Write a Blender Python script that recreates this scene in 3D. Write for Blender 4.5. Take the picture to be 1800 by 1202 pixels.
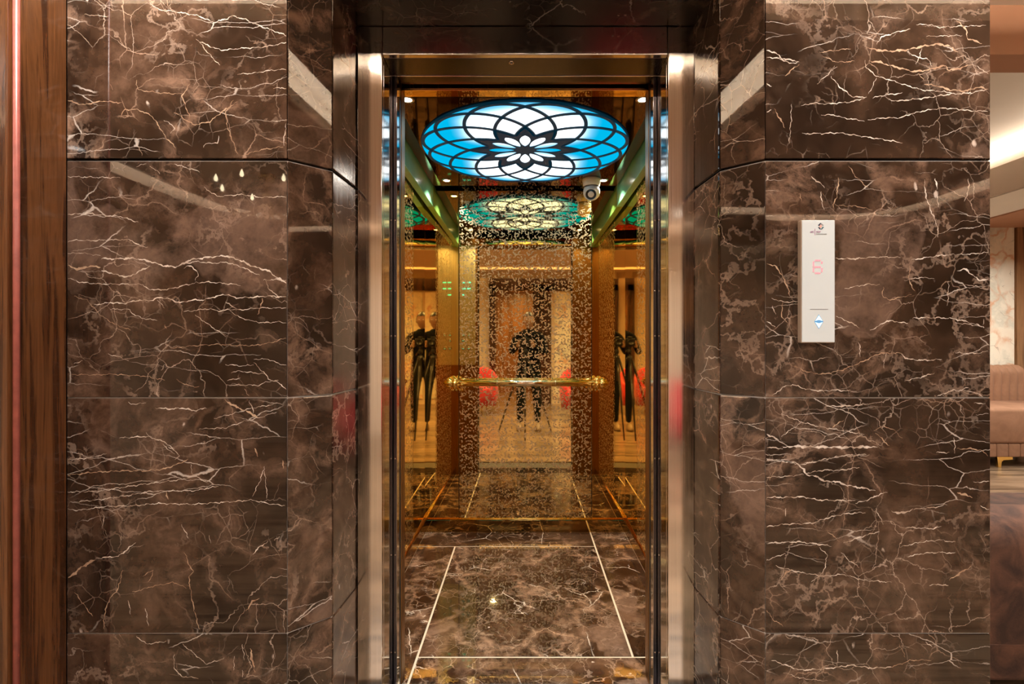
import bpy, bmesh, math, random
from mathutils import Vector, Matrix
random.seed(7)
for o in list(bpy.data.objects): bpy.data.objects.remove(o, do_unlink=True)
sc = bpy.context.scene
COL = sc.collection
CH = 1.19                      # camera height above the floor
# ------------------------------------------------------------------ camera
cam_d = bpy.data.cameras.new('view'); cam = bpy.data.objects.new('view', cam_d); COL.objects.link(cam)
cam.location = (0, 0, CH); cam.rotation_euler = (math.radians(90), 0, 0)
cam_d.sensor_width = 36; cam_d.lens = 890/1800*36; cam_d.shift_x = -23/1800; cam_d.clip_start = 0.005
sc.camera = cam
# ------------------------------------------------------------------ world / view
w = bpy.data.worlds.new('World'); sc.world = w; w.use_nodes = True
w.node_tree.nodes['Background'].inputs[0].default_value = (1, .85, .7, 1)
w.node_tree.nodes['Background'].inputs[1].default_value = 0.15
sc.view_settings.view_transform = 'Standard'; sc.view_settings.look = 'None'
sc.view_settings.gamma = 1; sc.view_settings.use_curve_mapping = False
sc.view_settings.exposure = 0.27
sc.cycles.max_bounces = 14; sc.cycles.glossy_bounces = 10; sc.cycles.diffuse_bounces = 4
sc.cycles.sample_clamp_indirect = 6.0
# ------------------------------------------------------------------ lamps
WARM = (1, .955, .89)
def area(name, loc, size, power, col=WARM, rot=(0, 0, 0), spread=160, shape='DISK', sy=None):
    d = bpy.data.lights.new(name, 'AREA'); d.shape = shape; d.size = size; d.energy = power; d.color = col
    if sy: d.size_y = sy
    d.spread = math.radians(spread)
    o = bpy.data.objects.new(name, d); COL.objects.link(o); o.location = loc; o.rotation_euler = rot
    return o
DOWN = [(-2.3, .95), (-.95, .95), (.95, .95), (2.4, .95),                     # row in front of the marble
        (-2.6, .15), (-1.4, -2.2), (-.45, -.9), (.75, -.9), (1.6, -2.2), (2.9, .15),  # raft: added fill lamps, front corners placed clear of the marble's reflections
        (1.75, 1.7), (3.0, 1.6), (4.75, 3.2), (4.75, 4.6)]  # lounge: lamps added to brighten the sofa corner
DK = .62
DPOW = [24, 26, 26, 24, 22, 44, 40, 40, 44, 22, 62, 52, 70, 62]
for i, (x, y) in enumerate(DOWN):
    zz = CH + (1.57 if i in (10, 11) else 1.285 if i > 11 else 1.34) - .012
    area('downlight_lamp', (x, y, zz), .09, DPOW[i]*DK, spread=150)
CAR_DOWN = [(-.465, 2.0), (.465, 2.0), (-.465, 3.0), (.465, 3.0)]
CAR_H = CH + .958
for x, y in CAR_DOWN:
    area('car_spot_lamp', (x, y, CAR_H - .008), .035, 4.5, (1, .85, .66), spread=120)

# ================================================================== materials
class NT:
    def __init__(s, name):
        s.m = bpy.data.materials.new(name); s.m.use_nodes = True
        s.t = s.m.node_tree; s.t.nodes.clear()
        s.out = s.t.nodes.new('ShaderNodeOutputMaterial')
    def n(s, typ, ins=None, **kw):
        nd = s.t.nodes.new('ShaderNode' + typ)
        for k, v in kw.items(): setattr(nd, k, v)
        for k, v in (ins or {}).items(): s.set(nd.inputs[k], v)
        return nd
    def set(s, sock, v):
        if isinstance(v, bpy.types.NodeSocket): s.t.links.new(v, sock)
        elif isinstance(v, bpy.types.Node): s.t.links.new(v.outputs[0], sock)
        else:
            if sock.type == 'RGBA' and len(v) == 3: v = (*v, 1)
            sock.default_value = v
    def math(s, op, a, b=None, c=None, clamp=False):
        nd = s.n('Math', operation=op, use_clamp=clamp)
        for i, v in enumerate((a, b, c)):
            if v is not None: s.set(nd.inputs[i], v)
        return nd.outputs[0]
    def vm(s, op, a, b=None, out=0):
        nd = s.n('VectorMath', operation=op)
        s.set(nd.inputs[0], a)
        if b is not None: s.set(nd.inputs['Scale' if op == 'SCALE' else 1], b)
        return nd.outputs['Value'] if op in ('LENGTH', 'DOT_PRODUCT', 'DISTANCE') else nd.outputs[0]
    def ramp(s, fac, stops, interp='LINEAR'):
        nd = s.n('ValToRGB'); nd.color_ramp.interpolation = interp
        el = nd.color_ramp.elements
        while len(el) < len(stops): el.new(.5)
        for e, (p, c) in zip(el, stops):
            e.position = p; e.color = (*c, 1) if isinstance(c, tuple) else (c, c, c, 1)
        s.set(nd.inputs[0], fac); return nd.outputs[0]
    def mr(s, v, a, b, c=0., d=1., smooth=True):
        nd = s.n('MapRange', interpolation_type='SMOOTHSTEP' if smooth else 'LINEAR')
        s.set(nd.inputs[0], v)
        for i, x in zip((1, 2, 3, 4), (a, b, c, d)): s.set(nd.inputs[i], x)
        return nd.outputs[0]
    def noise(s, vec, scale, detail=4, rough=.55, dist=0, out='Fac'):
        nd = s.n('TexNoise', {'Vector': vec, 'Scale': scale, 'Detail': detail, 'Roughness': rough, 'Distortion': dist})
        return nd.outputs[out]
    def vor(s, vec, scale, feature='DISTANCE_TO_EDGE', rnd=1.):
        nd = s.n('TexVoronoi', {'Vector': vec, 'Scale': scale, 'Randomness': rnd}, feature=feature)
        return nd.outputs['Distance']
    def mix(s, fac, a, b, mode='MIX'):
        nd = s.n('Mix', data_type='RGBA', blend_type=mode)
        s.set(nd.inputs[0], fac); s.set(nd.inputs[6], a); s.set(nd.inputs[7], b)
        return nd.outputs[2]
    def bsdf(s, color, rough=.5, metal=0., spec=.5, bump=None, bstr=.2, bdist=.002, coat=0., sheen=0., aniso=0., emis=None, estr=0.):
        b = s.n('BsdfPrincipled')
        s.set(b.inputs['Base Color'], color); s.set(b.inputs['Roughness'], rough); s.set(b.inputs['Metallic'], metal)
        s.set(b.inputs['Specular IOR Level'], spec); s.set(b.inputs['Coat Weight'], coat); s.set(b.inputs['Sheen Weight'], sheen)
        s.set(b.inputs['Anisotropic'], aniso)
        if emis is not None: s.set(b.inputs['Emission Color'], emis); s.set(b.inputs['Emission Strength'], estr)
        if bump is not None:
            bn = s.n('Bump', {'Height': bump, 'Strength': bstr, 'Distance': bdist}); s.set(b.inputs['Normal'], bn.outputs[0])
        s.t.links.new(b.outputs[0], s.out.inputs[0]); return b
    def obj(s): return s.n('TexCoord').outputs['Object']
    def attr(s, name):
        return s.n('Attribute', attribute_type='OBJECT', attribute_name=name).outputs['Fac']

def simple(name, col, rough=.5, metal=0., spec=.5, var=.06, scale=20, bump=0, **kw):
    t = NT(name); p = t.obj(); n = t.noise(p, scale, 5)
    k = t.mr(n, .3, .7, 1-var, 1+var, False)
    c = t.vm('SCALE', col, k)
    t.bsdf(c, rough, metal, spec, bump=n if bump else None, bstr=bump, **kw); return t.m

def emit(name, col, strength):
    t = NT(name); e = t.n('Emission', {'Color': col, 'Strength': strength}); t.t.links.new(e.outputs[0], t.out.inputs[0]); return t.m

def make_marble(name, floor=False, spec=.80, r0=.012):
    t = NT(name)
    p0 = t.obj()
    seed = t.attr('seed'); veins = t.attr('veins'); web = t.attr('web'); tone = t.attr('tone'); slope = t.attr('slope')
    off = t.n('CombineXYZ', {0: t.math('MULTIPLY', seed, 3.17), 1: t.math('MULTIPLY', seed, 1.31), 2: t.math('MULTIPLY', seed, 2.23)}).outputs[0]
    p = t.vm('ADD', p0, off)
    wn = t.vm('SUBTRACT', t.noise(p, 4.5, 3, .5, out='Color'), (.5, .5, .5))
    wf = t.vm('SUBTRACT', t.noise(p, 22, 4, .6, out='Color'), (.5, .5, .5))
    pw = t.vm('ADD', t.vm('ADD', p, t.vm('SCALE', wn, .17)), t.vm('SCALE', wf, .035))
    ps = t.vm('ADD', t.vm('ADD', p, t.vm('SCALE', wn, .04)), t.vm('SCALE', wf, .022))
    # cloudy body colour
    cl = t.noise(pw, 3.6, 8, .62)
    fine = t.noise(p, 38, 6, .65)
    body = t.ramp(t.math('ADD', cl, t.math('MULTIPLY', t.math('SUBTRACT', fine, .5), .22)),
                  [(.32, (.0070, .0036, .0024)), (.46, (.019, .0096, .0056)), (.57, (.044, .0225, .0130)), (.70, (.100, .055, .034))])
    def ridge(vec, scale, w, detail=4, rough=.5):
        r = t.math('ABSOLUTE', t.math('SUBTRACT', t.noise(vec, scale, detail, rough), .5))
        return t.mr(r, t.math('MULTIPLY', w, .25), w, 1., 0.)
    # tan brecciated web: wide haze plus thin bright core
    d1 = t.vor(pw, 6.0)
    m1 = t.mr(t.noise(p, 2.6, 3), .38, .62)
    d3 = t.vor(pw, 15.0)
    hz = t.math('MAXIMUM', t.mr(d1, .0, .17, 1., 0.), t.math('MULTIPLY', t.mr(d3, .0, .16, .8, 0.), t.mr(t.noise(p, 3.7, 2), .50, .62)))
    haze = t.math('MULTIPLY', hz, t.math('MULTIPLY', m1, t.mr(t.noise(pw, 19, 7, .75), .36, .66)))
    haze = t.math('MULTIPLY', haze, web)
    c = t.mix(t.math('MULTIPLY', haze, .60), body, (.265, .158, .105))
    core = t.math('MULTIPLY', t.mr(d1, .002, .012, 1., 0.), t.math('MULTIPLY', t.mr(t.noise(p, 6, 3), .48, .66), web))
    c = t.mix(t.math('MULTIPLY', core, .40), c, (.42, .28, .20))
    dA = t.vor(t.vm('ADD', pw, (3.1, 5.2, 1.7)), 9.0)
    fA = t.math('MULTIPLY', t.mr(dA, .0025, .010, 1., 0.), t.mr(t.noise(t.vm('ADD', p, (2, 9, 4)), 3.6, 3), .47, .62))
    c = t.mix(t.math('MULTIPLY', fA, .55), c, (.50, .38, .30))
    dB = t.vor(t.vm('ADD', ps, (8.1, 2.2, 6.7)), 21.0)
    fB = t.math('MULTIPLY', t.mr(dB, .006, .026, 1., 0.), t.mr(t.noise(t.vm('ADD', p, (5, 1, 8)), 5.2, 3), .53, .64))
    c = t.mix(t.math('MULTIPLY', fB, .26), c, (.44, .33, .26))
    # feathery light streaks
    st = t.math('MULTIPLY', ridge(ps, 5.5, .020, 6, .6), t.mr(t.noise(p, 3.1, 3), .47, .66))
    c = t.mix(t.math('MULTIPLY', st, .42), c, (.36, .25, .185))
    # pale cloudy islands with a hard edge
    isl = t.mr(t.noise(pw, 2.3, 2, .4), .625, .645)
    isl = t.math('MULTIPLY', isl, t.mr(t.noise(p, 9, 5, .7), .25, .7))
    c = t.mix(t.math('MULTIPLY', isl, .50), c, (.225, .140, .100))
    # calcite veins running along the slab
    sep = t.n('SeparateXYZ', {0: ps})
    ax = sep.outputs[0]; az = sep.outputs[1 if floor else 2]
    az = t.math('ADD', az, t.math('MULTIPLY', ax, slope))
    pv = t.n('CombineXYZ', {0: t.math('MULTIPLY', ax, 1.6), 1: seed, 2: t.math('MULTIPLY', az, 9.0)}).outputs[0]
    mv = t.mr(t.noise(p, 3.0, 2), t.math('SUBTRACT', .74, t.math('MULTIPLY', veins, .22)), t.math('SUBTRACT', .84, t.math('MULTIPLY', veins, .22)))
    vl = t.math('MULTIPLY', t.math('MINIMUM', t.math('MULTIPLY', veins, 5), 1), ridge(pv, 1.15, t.mr(t.noise(p, 7, 2), .35, .7, .0025, .0085), 5, .5))
    vl = t.math('MULTIPLY', vl, mv)
    c = t.mix(t.math('MULTIPLY', vl, .85), c, t.mix(t.noise(p, 4, 2), (.72, .64, .56), (.52, .38, .27)))
    # hairline veins at a slant and small flecks
    ph = t.n('Mapping', {'Vector': ps, 'Rotation': (.3, .75, .2), 'Scale': (2.2, 2.2, 9)}).outputs[0]
    dh = t.vor(ph, 1.9)
    hl = t.math('MULTIPLY', t.mr(dh, .003, .012, 1., 0.), t.mr(t.noise(t.vm('ADD', p, (7, 3, 1)), 4.2, 2), .52, .62))
    c = t.mix(t.math('MULTIPLY', hl, .55), c, (.72, .62, .54))
    fl = t.vor(t.n('Mapping', {'Vector': ps, 'Rotation': (0, .3, 0), 'Scale': (1.6, 1.6, .7)}).outputs[0], 13, 'F1')
    fk = t.math('MULTIPLY', t.mr(fl, .07, .13, 1., 0.), t.mr(t.noise(p, 11, 2), .60, .66))
    c = t.mix(t.math('MULTIPLY', fk, .8), c, (.62, .50, .42))
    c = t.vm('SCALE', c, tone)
    if floor: c = t.vm('MULTIPLY', c, (1.0, 1.12, 1.22))
    rg = t.mr(t.noise(p, 30, 3), .3, .7, r0, r0+.018)
    t.bsdf(c, rg, 0, spec, bump=t.noise(p, 2.5, 1), bstr=.05, bdist=.004)
    return t.m

def make_vein(name, a, b):
    t = NT(name); p = t.obj()
    c = t.mix(t.mr(t.noise(p, 24, 4, .65), .38, .62), a, b)
    t.bsdf(c, .06, 0, .95); return t.m

def make_wood(name, dark, mid, axis=2, rough=.22, sc_=1., coat=.5):
    t = NT(name); p = t.obj()
    s = [9*sc_]*3; s[axis] = .55*sc_
    q = t.n('Mapping', {'Vector': p, 'Scale': tuple(s)}).outputs[0]
    q2 = t.vm('ADD', q, t.vm('SCALE', t.noise(q, .7, 3, out='Color'), 1.6))
    g = t.noise(q2, 2.0, 7, .68)
    s2 = [170*sc_]*3; s2[axis] = 3*sc_
    f = t.noise(t.n('Mapping', {'Vector': p, 'Scale': tuple(s2)}).outputs[0], 1., 3)
    v = t.math('ADD', g, t.math('MULTIPLY', t.math('SUBTRACT', f, .5), .20))
    c = t.ramp(v, [(.34, tuple(x*.35 for x in dark)), (.44, dark), (.52, mid), (.60, tuple((a+b)/2 for a, b in zip(dark, mid))), (.72, tuple(x*1.25 for x in mid))])
    t.bsdf(c, rough, 0, .5, bump=v, bstr=.06, coat=coat); return t.m

def make_brushed(name, col, rough=.2, axis=2, amount=.25, metal=1.):
    t = NT(name); p = t.obj()
    s = [420]*3; s[axis] = 2.5
    n = t.noise(t.n('Mapping', {'Vector': p, 'Scale': tuple(s)}).outputs[0], 1., 3)
    big = t.noise(p, 3, 2)
    c = t.vm('SCALE', col, t.mr(n, .3, .7, 1-amount*.5, 1+amount*.3, False))
    r = t.math('ADD', t.mr(n, .3, .7, rough*.8, rough*1.25), t.math('MULTIPLY', t.math('SUBTRACT', big, .5), .04))
    t.bsdf(c, r, metal, .5, bump=n, bstr=.05, bdist=.0006); return t.m

def make_etched(name, a0, a1, period):
    """gold mirror with an acid-etched scroll pattern; a0,a1 = object axes of the sheet"""
    t = NT(name); p = t.obj(); s = t.n('SeparateXYZ', {0: p})
    uv = t.n('CombineXYZ', {0: s.outputs[a0], 1: s.outputs[a1], 2: 0.0}).outputs[0]
    u = t.vm('SCALE', uv, 1/period)
    u = t.vm('ADD', u, t.vm('SCALE', t.vm('SUBTRACT', t.noise(uv, 50, 1, out='Color'), (.5, .5, .5)), .05))
    best = None; dots = None
    R = random.Random(3)
    arcs = [(.16, .18, .15, 30, .12), (.62, .12, .14, 200, .10), (.38, .44, .16, 110, .10), (.86, .42, .15, 300, .12),
            (.12, .68, .14, 250, .10), (.60, .72, .16, 20, .10), (.88, .88, .13, 150, .12), (.36, .90, .12, 70, .10),
            (.16, .18, .06, 210, .02), (.38, .44, .065, 290, .02), (.60, .72, .065, 200, .02), (.86, .42, .06, 120, .02)]
    for cx, cy, r, ang, cut in arcs:
        q = t.vm('SUBTRACT', t.vm('FRACTION', t.vm('ADD', u, (.5-cx, .5-cy, 0))), (.5, .5, 0))
        L = t.vm('LENGTH', q)
        dd = t.math('ABSOLUTE', t.math('SUBTRACT', L, r))
        a = math.radians(ang)
        dot = t.vm('DOT_PRODUCT', q, (math.cos(a), math.sin(a), 0))
        pen = t.math('MULTIPLY', t.math('MAXIMUM', t.math('SUBTRACT', t.math('MULTIPLY', dot, -1), cut*.75), 0), 3)
        dd = t.math('ADD', dd, pen)
        best = dd if best is None else t.math('MINIMUM', best, dd)
    leaf = t.vor(t.vm('ADD', u, (.13, .07, 0)), 5.0, 'F1', .9)
    lines = t.mr(best, .030, .046, 1., 0.)
    lv = t.mr(leaf, .20, .26, 1., 0.)
    mask = t.math('MAXIMUM', lines, t.math('MULTIPLY', lv, .9), clamp=True)
    col = t.mix(mask, (.90, .66, .26), (.68, .54, .32))
    rg = t.mr(mask, 0, 1, .025, .40, False)
    t.bsdf(col, rg, 1., .5, bump=t.math('ADD', mask, t.noise(p, 3, 1)), bstr=.04, bdist=.0008); return t.m

def make_gold_mirror(name, col=(.92, .64, .20), rough=.02, wavy=.05):
    t = NT(name); p = t.obj()
    t.bsdf(t.vm('SCALE', col, t.mr(t.noise(p, 2, 2), .3, .7, .97, 1.03)), rough, 1., .5, bump=t.noise(p, 2.2, 1), bstr=wavy, bdist=.004); return t.m

def make_velvet(name, dark, light, scale=7, sheen=.4):
    t = NT(name); p = t.obj()
    n = t.noise(p, scale, 4, .6, .8); f = t.noise(p, 160, 2)
    c = t.ramp(t.math('ADD', n, t.math('MULTIPLY', t.math('SUBTRACT', f, .5), .12)), [(.36, dark), (.62, light)])
    t.bsdf(c, .75, 0, .25, sheen=sheen, bump=f, bstr=.15, bdist=.0008); return t.m

def make_onyx(name):
    t = NT(name); p = t.obj()
    wv = t.vm('ADD', p, t.vm('SCALE', t.noise(p, 2.5, 4, out='Color'), .5))
    a = t.noise(wv, 3.2, 7, .62); d = t.vor(wv, 3.2)
    c = t.ramp(a, [(.3, (.78, .66, .52)), (.48, (.80, .72, .58)), (.62, (.62, .58, .47)), (.75, (.85, .78, .66))])
    k = t.math('MULTIPLY', t.mr(d, .0, .10, 1., 0.), t.mr(t.noise(p, 3, 3), .42, .62))
    c = t.mix(t.math('MULTIPLY', k, .75), c, (.62, .27, .12))
    k2 = t.math('MULTIPLY', t.mr(t.vor(wv, 7), .0, .03, 1., 0.), t.mr(t.noise(p, 5, 3), .5, .62))
    c = t.mix(t.math('MULTIPLY', k2, .7), c, (.25, .19, .15))
    t.bsdf(c, .12, 0, .5); return t.m

def make_lamp_disc(name):
    """backlit acrylic: two rows of tubes behind a cyan sheet"""
    t = NT(name); s = t.n('SeparateXYZ', {0: t.obj()})
    ax = t.math('ABSOLUTE', s.outputs[0]); ay = t.math('ABSOLUTE', s.outputs[1])
    qx = t.math('MAXIMUM', t.math('SUBTRACT', ax, .205), 0.)
    qy = t.math('ABSOLUTE', t.math('SUBTRACT', ay, .245))
    qy = t.math('MAXIMUM', t.math('SUBTRACT', qy, t.mr(ax, .0, .30, .14, .06)), 0.)
    d = t.math('SQRT', t.math('ADD', t.math('MULTIPLY', qx, qx), t.math('MULTIPLY', qy, qy)))
    g = t.mr(d, .0, .135, 1., 0.)
    col = t.mix(g, (.0, .50, .86), (.93, .98, 1.0))
    st = t.mr(g, 0, 1, .85, 1.85)
    e = t.n('Emission', {'Color': col, 'Strength': st}); t.t.links.new(e.outputs[0], t.out.inputs[0]); return t.m

M = {}
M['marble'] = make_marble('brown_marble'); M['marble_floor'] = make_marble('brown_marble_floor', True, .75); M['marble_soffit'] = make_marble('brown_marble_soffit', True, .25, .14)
M['joint'] = simple('joint_mortar', (.055, .045, .04), .7)
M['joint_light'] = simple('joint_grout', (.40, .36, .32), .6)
M['grout'] = simple('white_grout', (.72, .67, .58), .55)
M['wood'] = make_wood('walnut_veneer', (.060, .019, .006), (.135, .050, .016))
M['wood2'] = make_wood('oak_panel', (.16, .075, .03), (.30, .15, .065), rough=.35)
M['darkwood'] = make_wood('dark_wood', (.03, .013, .007), (.07, .03, .015))
M['pink'] = simple('edge_band', (.30, .078, .058), .35, scale=40, var=.2)
M['steel'] = make_brushed('brushed_steel', (.78, .74, .69), .10)
M['steel_in'] = make_brushed('satin_steel', (.74, .73, .71), .08)
M['steel_dark'] = make_brushed('dark_steel', (.13, .12, .13), .22)
M['cop'] = make_brushed('panel_steel', (.56, .54, .42), .38)
M['gold'] = make_gold_mirror('gold_mirror')
M['goldceil'] = make_gold_mirror('ceiling_mirror', (.095, .060, .050), .03, .12)
M['bronze'] = make_brushed('bronze_steel', (.30, .16, .055), .32)
M['satin'] = simple('cornice_disc_glow', (.16, .50, .33), .22, spec=.8)  # cyan-green light of the lamp disc painted into the cornice colour
M['goldskirt'] = make_gold_mirror('skirting_mirror', (.50, .32, .10), .04)
M['brass'] = make_gold_mirror('polished_brass', (.95, .66, .22), .12)
M['rail'] = make_gold_mirror('rail_brass', (.93, .80, .55), .10)
M['trimgold'] = make_gold_mirror('trim_brass', (.92, .50, .12), .16)
M['etch'] = make_etched('etched_gold', 0, 2, .083)
M['etch_side'] = make_etched('etched_gold_side', 1, 2, .083)
M['lattice'] = simple('lattice_glow_bleed', (.002, .016, .030), .35, spec=.2, emis=(.0, .35, .7), estr=.035)  # faint blue emission paints the lamp's glow bleed onto the dark lattice
M['black'] = simple('black_plastic', (.012, .012, .013), .35)
M['rubber'] = simple('black_rubber', (.01, .01, .01), .6)
M['white'] = simple('white_plastic', (.80, .79, .77), .3)
M['lens'] = simple('lens_glass', (.006, .008, .014), .05, spec=.8)
M['cream'] = simple('cream_paint', (.66, .52, .38), .7, scale=4)
M['ceil'] = simple('ceiling_paint', (.80, .76, .68), .75, scale=3, var=.02)
M['soffit'] = simple('soffit_paint', (.62, .50, .40), .7, scale=4, var=.03)
M['tan'] = simple('tan_paint', (.46, .235, .135), .7, scale=4, var=.03)
M['onyx'] = make_onyx('onyx_slab')
M['ftile'] = make_wood('wood_look_tile', (.17, .108, .062), (.29, .19, .115), axis=0, rough=.3, sc_=.6, coat=.2)
M['sofa'] = make_velvet('tan_velvet', (.205, .100, .053), (.265, .134, .074), 5, .04)
M['velvet'] = make_velvet('brown_velvet', (.024, .009, .0045), (.085, .034, .017), 9, .03)
M['red'] = make_velvet('red_velvet', (.40, .014, .016), (.62, .03, .028), 6)
M['led'] = emit('led_strip', (1, .82, .65), 62.0)
M['lampglow'] = emit('downlight_glow', (1, .88, .72), 6.0)
M['carglow'] = emit('car_spot_glow', (1, .93, .82), 30.0)
M['candle'] = emit('candle_bulb', (1, .80, .50), 14.0)
M['discglow'] = make_lamp_disc('cyan_backlit')
M['panelwhite'] = simple('call_panel_glass', (.63, .68, .69), .10, spec=.6, var=.01)
M['paneledge'] = simple('call_panel_edge', (.72, .56, .42), .25, metal=.6)
M['digit'] = emit('red_led', (1, .32, .34), 1.15)
M['arrow'] = emit('blue_led', (.72, .95, 1), 1.6)
M['arrowglow'] = emit('blue_ring', (.20, .45, .75), .75)
M['cyanled'] = emit('cyan_led', (.12, .9, 1), 2.2)
M['ink_p'] = simple('purple_ink', (.33, .10, .26), .4)
M['ink_g'] = simple('grey_ink', (.22, .22, .23), .4)
M['ink_n'] = simple('navy_ink', (.012, .02, .06), .4)
M['ink_t'] = simple('teal_ink', (.02, .10, .12), .4)
M['ink_o'] = simple('peach_ink', (.75, .42, .34), .4)
M['skin'] = simple('skin', (.36, .20, .13), .5)
M['cloth'] = simple('black_cloth', (.006, .006, .007), .9, spec=.05, scale=120, bump=.1)
M['jeans'] = simple('dark_trousers', (.010, .012, .011), .9, spec=.05, scale=120)
M['hair'] = simple('black_hair', (.008, .006, .005), .45)
M['shoe'] = simple('tan_shoe', (.28, .19, .12), .5)

# ================================================================== builders
def wloc(o):
    v = Vector(o.location)
    while o.parent: o = o.parent; v += Vector(o.location)
    return v
def link(name, me, mat=None, parent=None, loc=(0, 0, 0), rot=(0, 0, 0), smooth=False):
    o = bpy.data.objects.new(name, me); COL.objects.link(o)
    if mat and len(me.materials) == 0: me.materials.append(mat)
    if smooth:
        for f in me.polygons: f.use_smooth = True
    o.location = Vector(loc); o.rotation_euler = rot
    if parent: o.parent = parent; o.location = Vector(loc) - wloc(parent)
    return o
def bm_mesh(bm, name):
    bmesh.ops.recalc_face_normals(bm, faces=bm.faces)
    me = bpy.data.meshes.new(name); bm.to_mesh(me); bm.free(); return me
def box(name, x0, x1, y0, y1, z0, z1, mat, parent=None, bevel=0., seg=2, smooth=False):
    bm = bmesh.new(); bmesh.ops.create_cube(bm, size=1)
    bmesh.ops.scale(bm, vec=(abs(x1-x0), abs(y1-y0), abs(z1-z0)), verts=bm.verts)
    if bevel: bmesh.ops.bevel(bm, geom=bm.edges[:], offset=bevel, segments=seg, affect='EDGES', profile=.5)
    return link(name, bm_mesh(bm, name), mat, parent, ((x0+x1)/2, (y0+y1)/2, (z0+z1)/2), smooth=smooth)
def lathe(name, prof, mat, parent=None, loc=(0, 0, 0), rot=(0, 0, 0), seg=24, smooth=True, lobes=0, lamp=0., cap=True):
    bm = bmesh.new(); rings = []
    for r, z in prof:
        ring = []
        for i in range(seg):
            a = 2*math.pi*i/seg; rr = r*(1+lamp*math.cos(lobes*a)) if lobes else r
            ring.append(bm.verts.new((rr*math.cos(a), rr*math.sin(a), z)))
        rings.append(ring)
    for a, b in zip(rings, rings[1:]):
        for i in range(seg): bm.faces.new((a[i], a[(i+1) % seg], b[(i+1) % seg], b[i]))
    for ring in ((rings[0], rings[-1]) if cap else ()):
        try: bm.faces.new(ring)
        except Exception: pass
    bmesh.ops.remove_doubles(bm, verts=bm.verts, dist=1e-6)
    return link(name, bm_mesh(bm, name), mat, parent, loc, rot, smooth)
def tube_bm(bm, pts, r, seg=10, closed=False):
    pts = [Vector(p) for p in pts]; rings = []; n = len(pts)
    up0 = None
    for i, p in enumerate(pts):
        a = pts[(i-1) % n] if (i or closed) else p; b = pts[(i+1) % n] if (i < n-1 or closed) else p
        t = (b-a).normalized()
        if up0 is None: up0 = Vector((0, 0, 1)) if abs(t.z) < .9 else Vector((1, 0, 0))
        s = t.cross(up0).normalized(); u = s.cross(t).normalized(); up0 = u
        rr = r[i] if isinstance(r, (list, tuple)) else r
        rings.append([bm.verts.new(p + rr*(math.cos(2*math.pi*k/seg)*s + math.sin(2*math.pi*k/seg)*u)) for k in range(seg)])
    for i in range(n if closed else n-1):
        a, b = rings[i], rings[(i+1) % n]
        for k in range(seg): bm.faces.new((a[k], a[(k+1) % seg], b[(k+1) % seg], b[k]))
    if not closed: bm.faces.new(rings[0]); bm.faces.new(rings[-1])
def tube(name, pts, r, mat, parent=None, seg=10, closed=False, loc=(0, 0, 0)):
    bm = bmesh.new(); tube_bm(bm, [Vector(p)-Vector(loc) for p in pts], r, seg, closed)
    return link(name, bm_mesh(bm, name), mat, parent, loc, smooth=True)
def empty(name, loc):
    o = bpy.data.objects.new(name, None); COL.objects.link(o); o.location = loc; o.empty_display_size = .1; return o
def tag(o, label=None, cat=None, group=None, kind=None, **kw):
    if label: o['label'] = label
    if cat: o['category'] = cat
    if group: o['group'] = group
    if kind: o['kind'] = kind
    for k, v in kw.items(): o[k] = v
    return o
def struct(o, label=None, cat=None): return tag(o, label, cat, kind='structure')
def plan_poly(name, outlines, z0, z1, mat, parent=None, loc=(0, 0, 0)):
    """flat sheet from closed outlines (first = outer, rest = holes), thickness z0..z1"""
    cu = bpy.data.curves.new(name, 'CURVE'); cu.dimensions = '2D'; cu.fill_mode = 'BOTH'; cu.extrude = (z1-z0)/2
    for pts in outlines:
        sp = cu.splines.new('POLY'); sp.points.add(len(pts)-1); sp.use_cyclic_u = True
        for q, (x, y) in zip(sp.points, pts): q.co = (x-loc[0], y-loc[1], 0, 1)
    tmp = bpy.data.objects.new('tmp', cu); COL.objects.link(tmp)
    dg = bpy.context.evaluated_depsgraph_get(); me = bpy.data.meshes.new_from_object(tmp.evaluated_get(dg))
    bpy.data.objects.remove(tmp); me.name = name; me.materials.clear()
    me.transform(Matrix.Translation((0, 0, (z0+z1)/2-loc[2])))
    return link(name, me, mat, parent, loc)
def text(name, s, size, mat, parent, loc, rot=(math.pi/2, 0, 0), ext=.0002, align='CENTER', sx=1.):
    cu = bpy.data.curves.new(name, 'FONT'); cu.body = s; cu.size = size; cu.extrude = ext; cu.align_x = align; cu.resolution_u = 3
    tmp = bpy.data.objects.new('tmp', cu); COL.objects.link(tmp)
    dg = bpy.context.evaluated_depsgraph_get(); me = bpy.data.meshes.new_from_object(tmp.evaluated_get(dg))
    bpy.data.objects.remove(tmp); me.name = name; me.materials.clear(); me.transform(Matrix.Diagonal((sx, 1, 1, 1)))
    return link(name, me, mat, parent, loc, rot)

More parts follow.
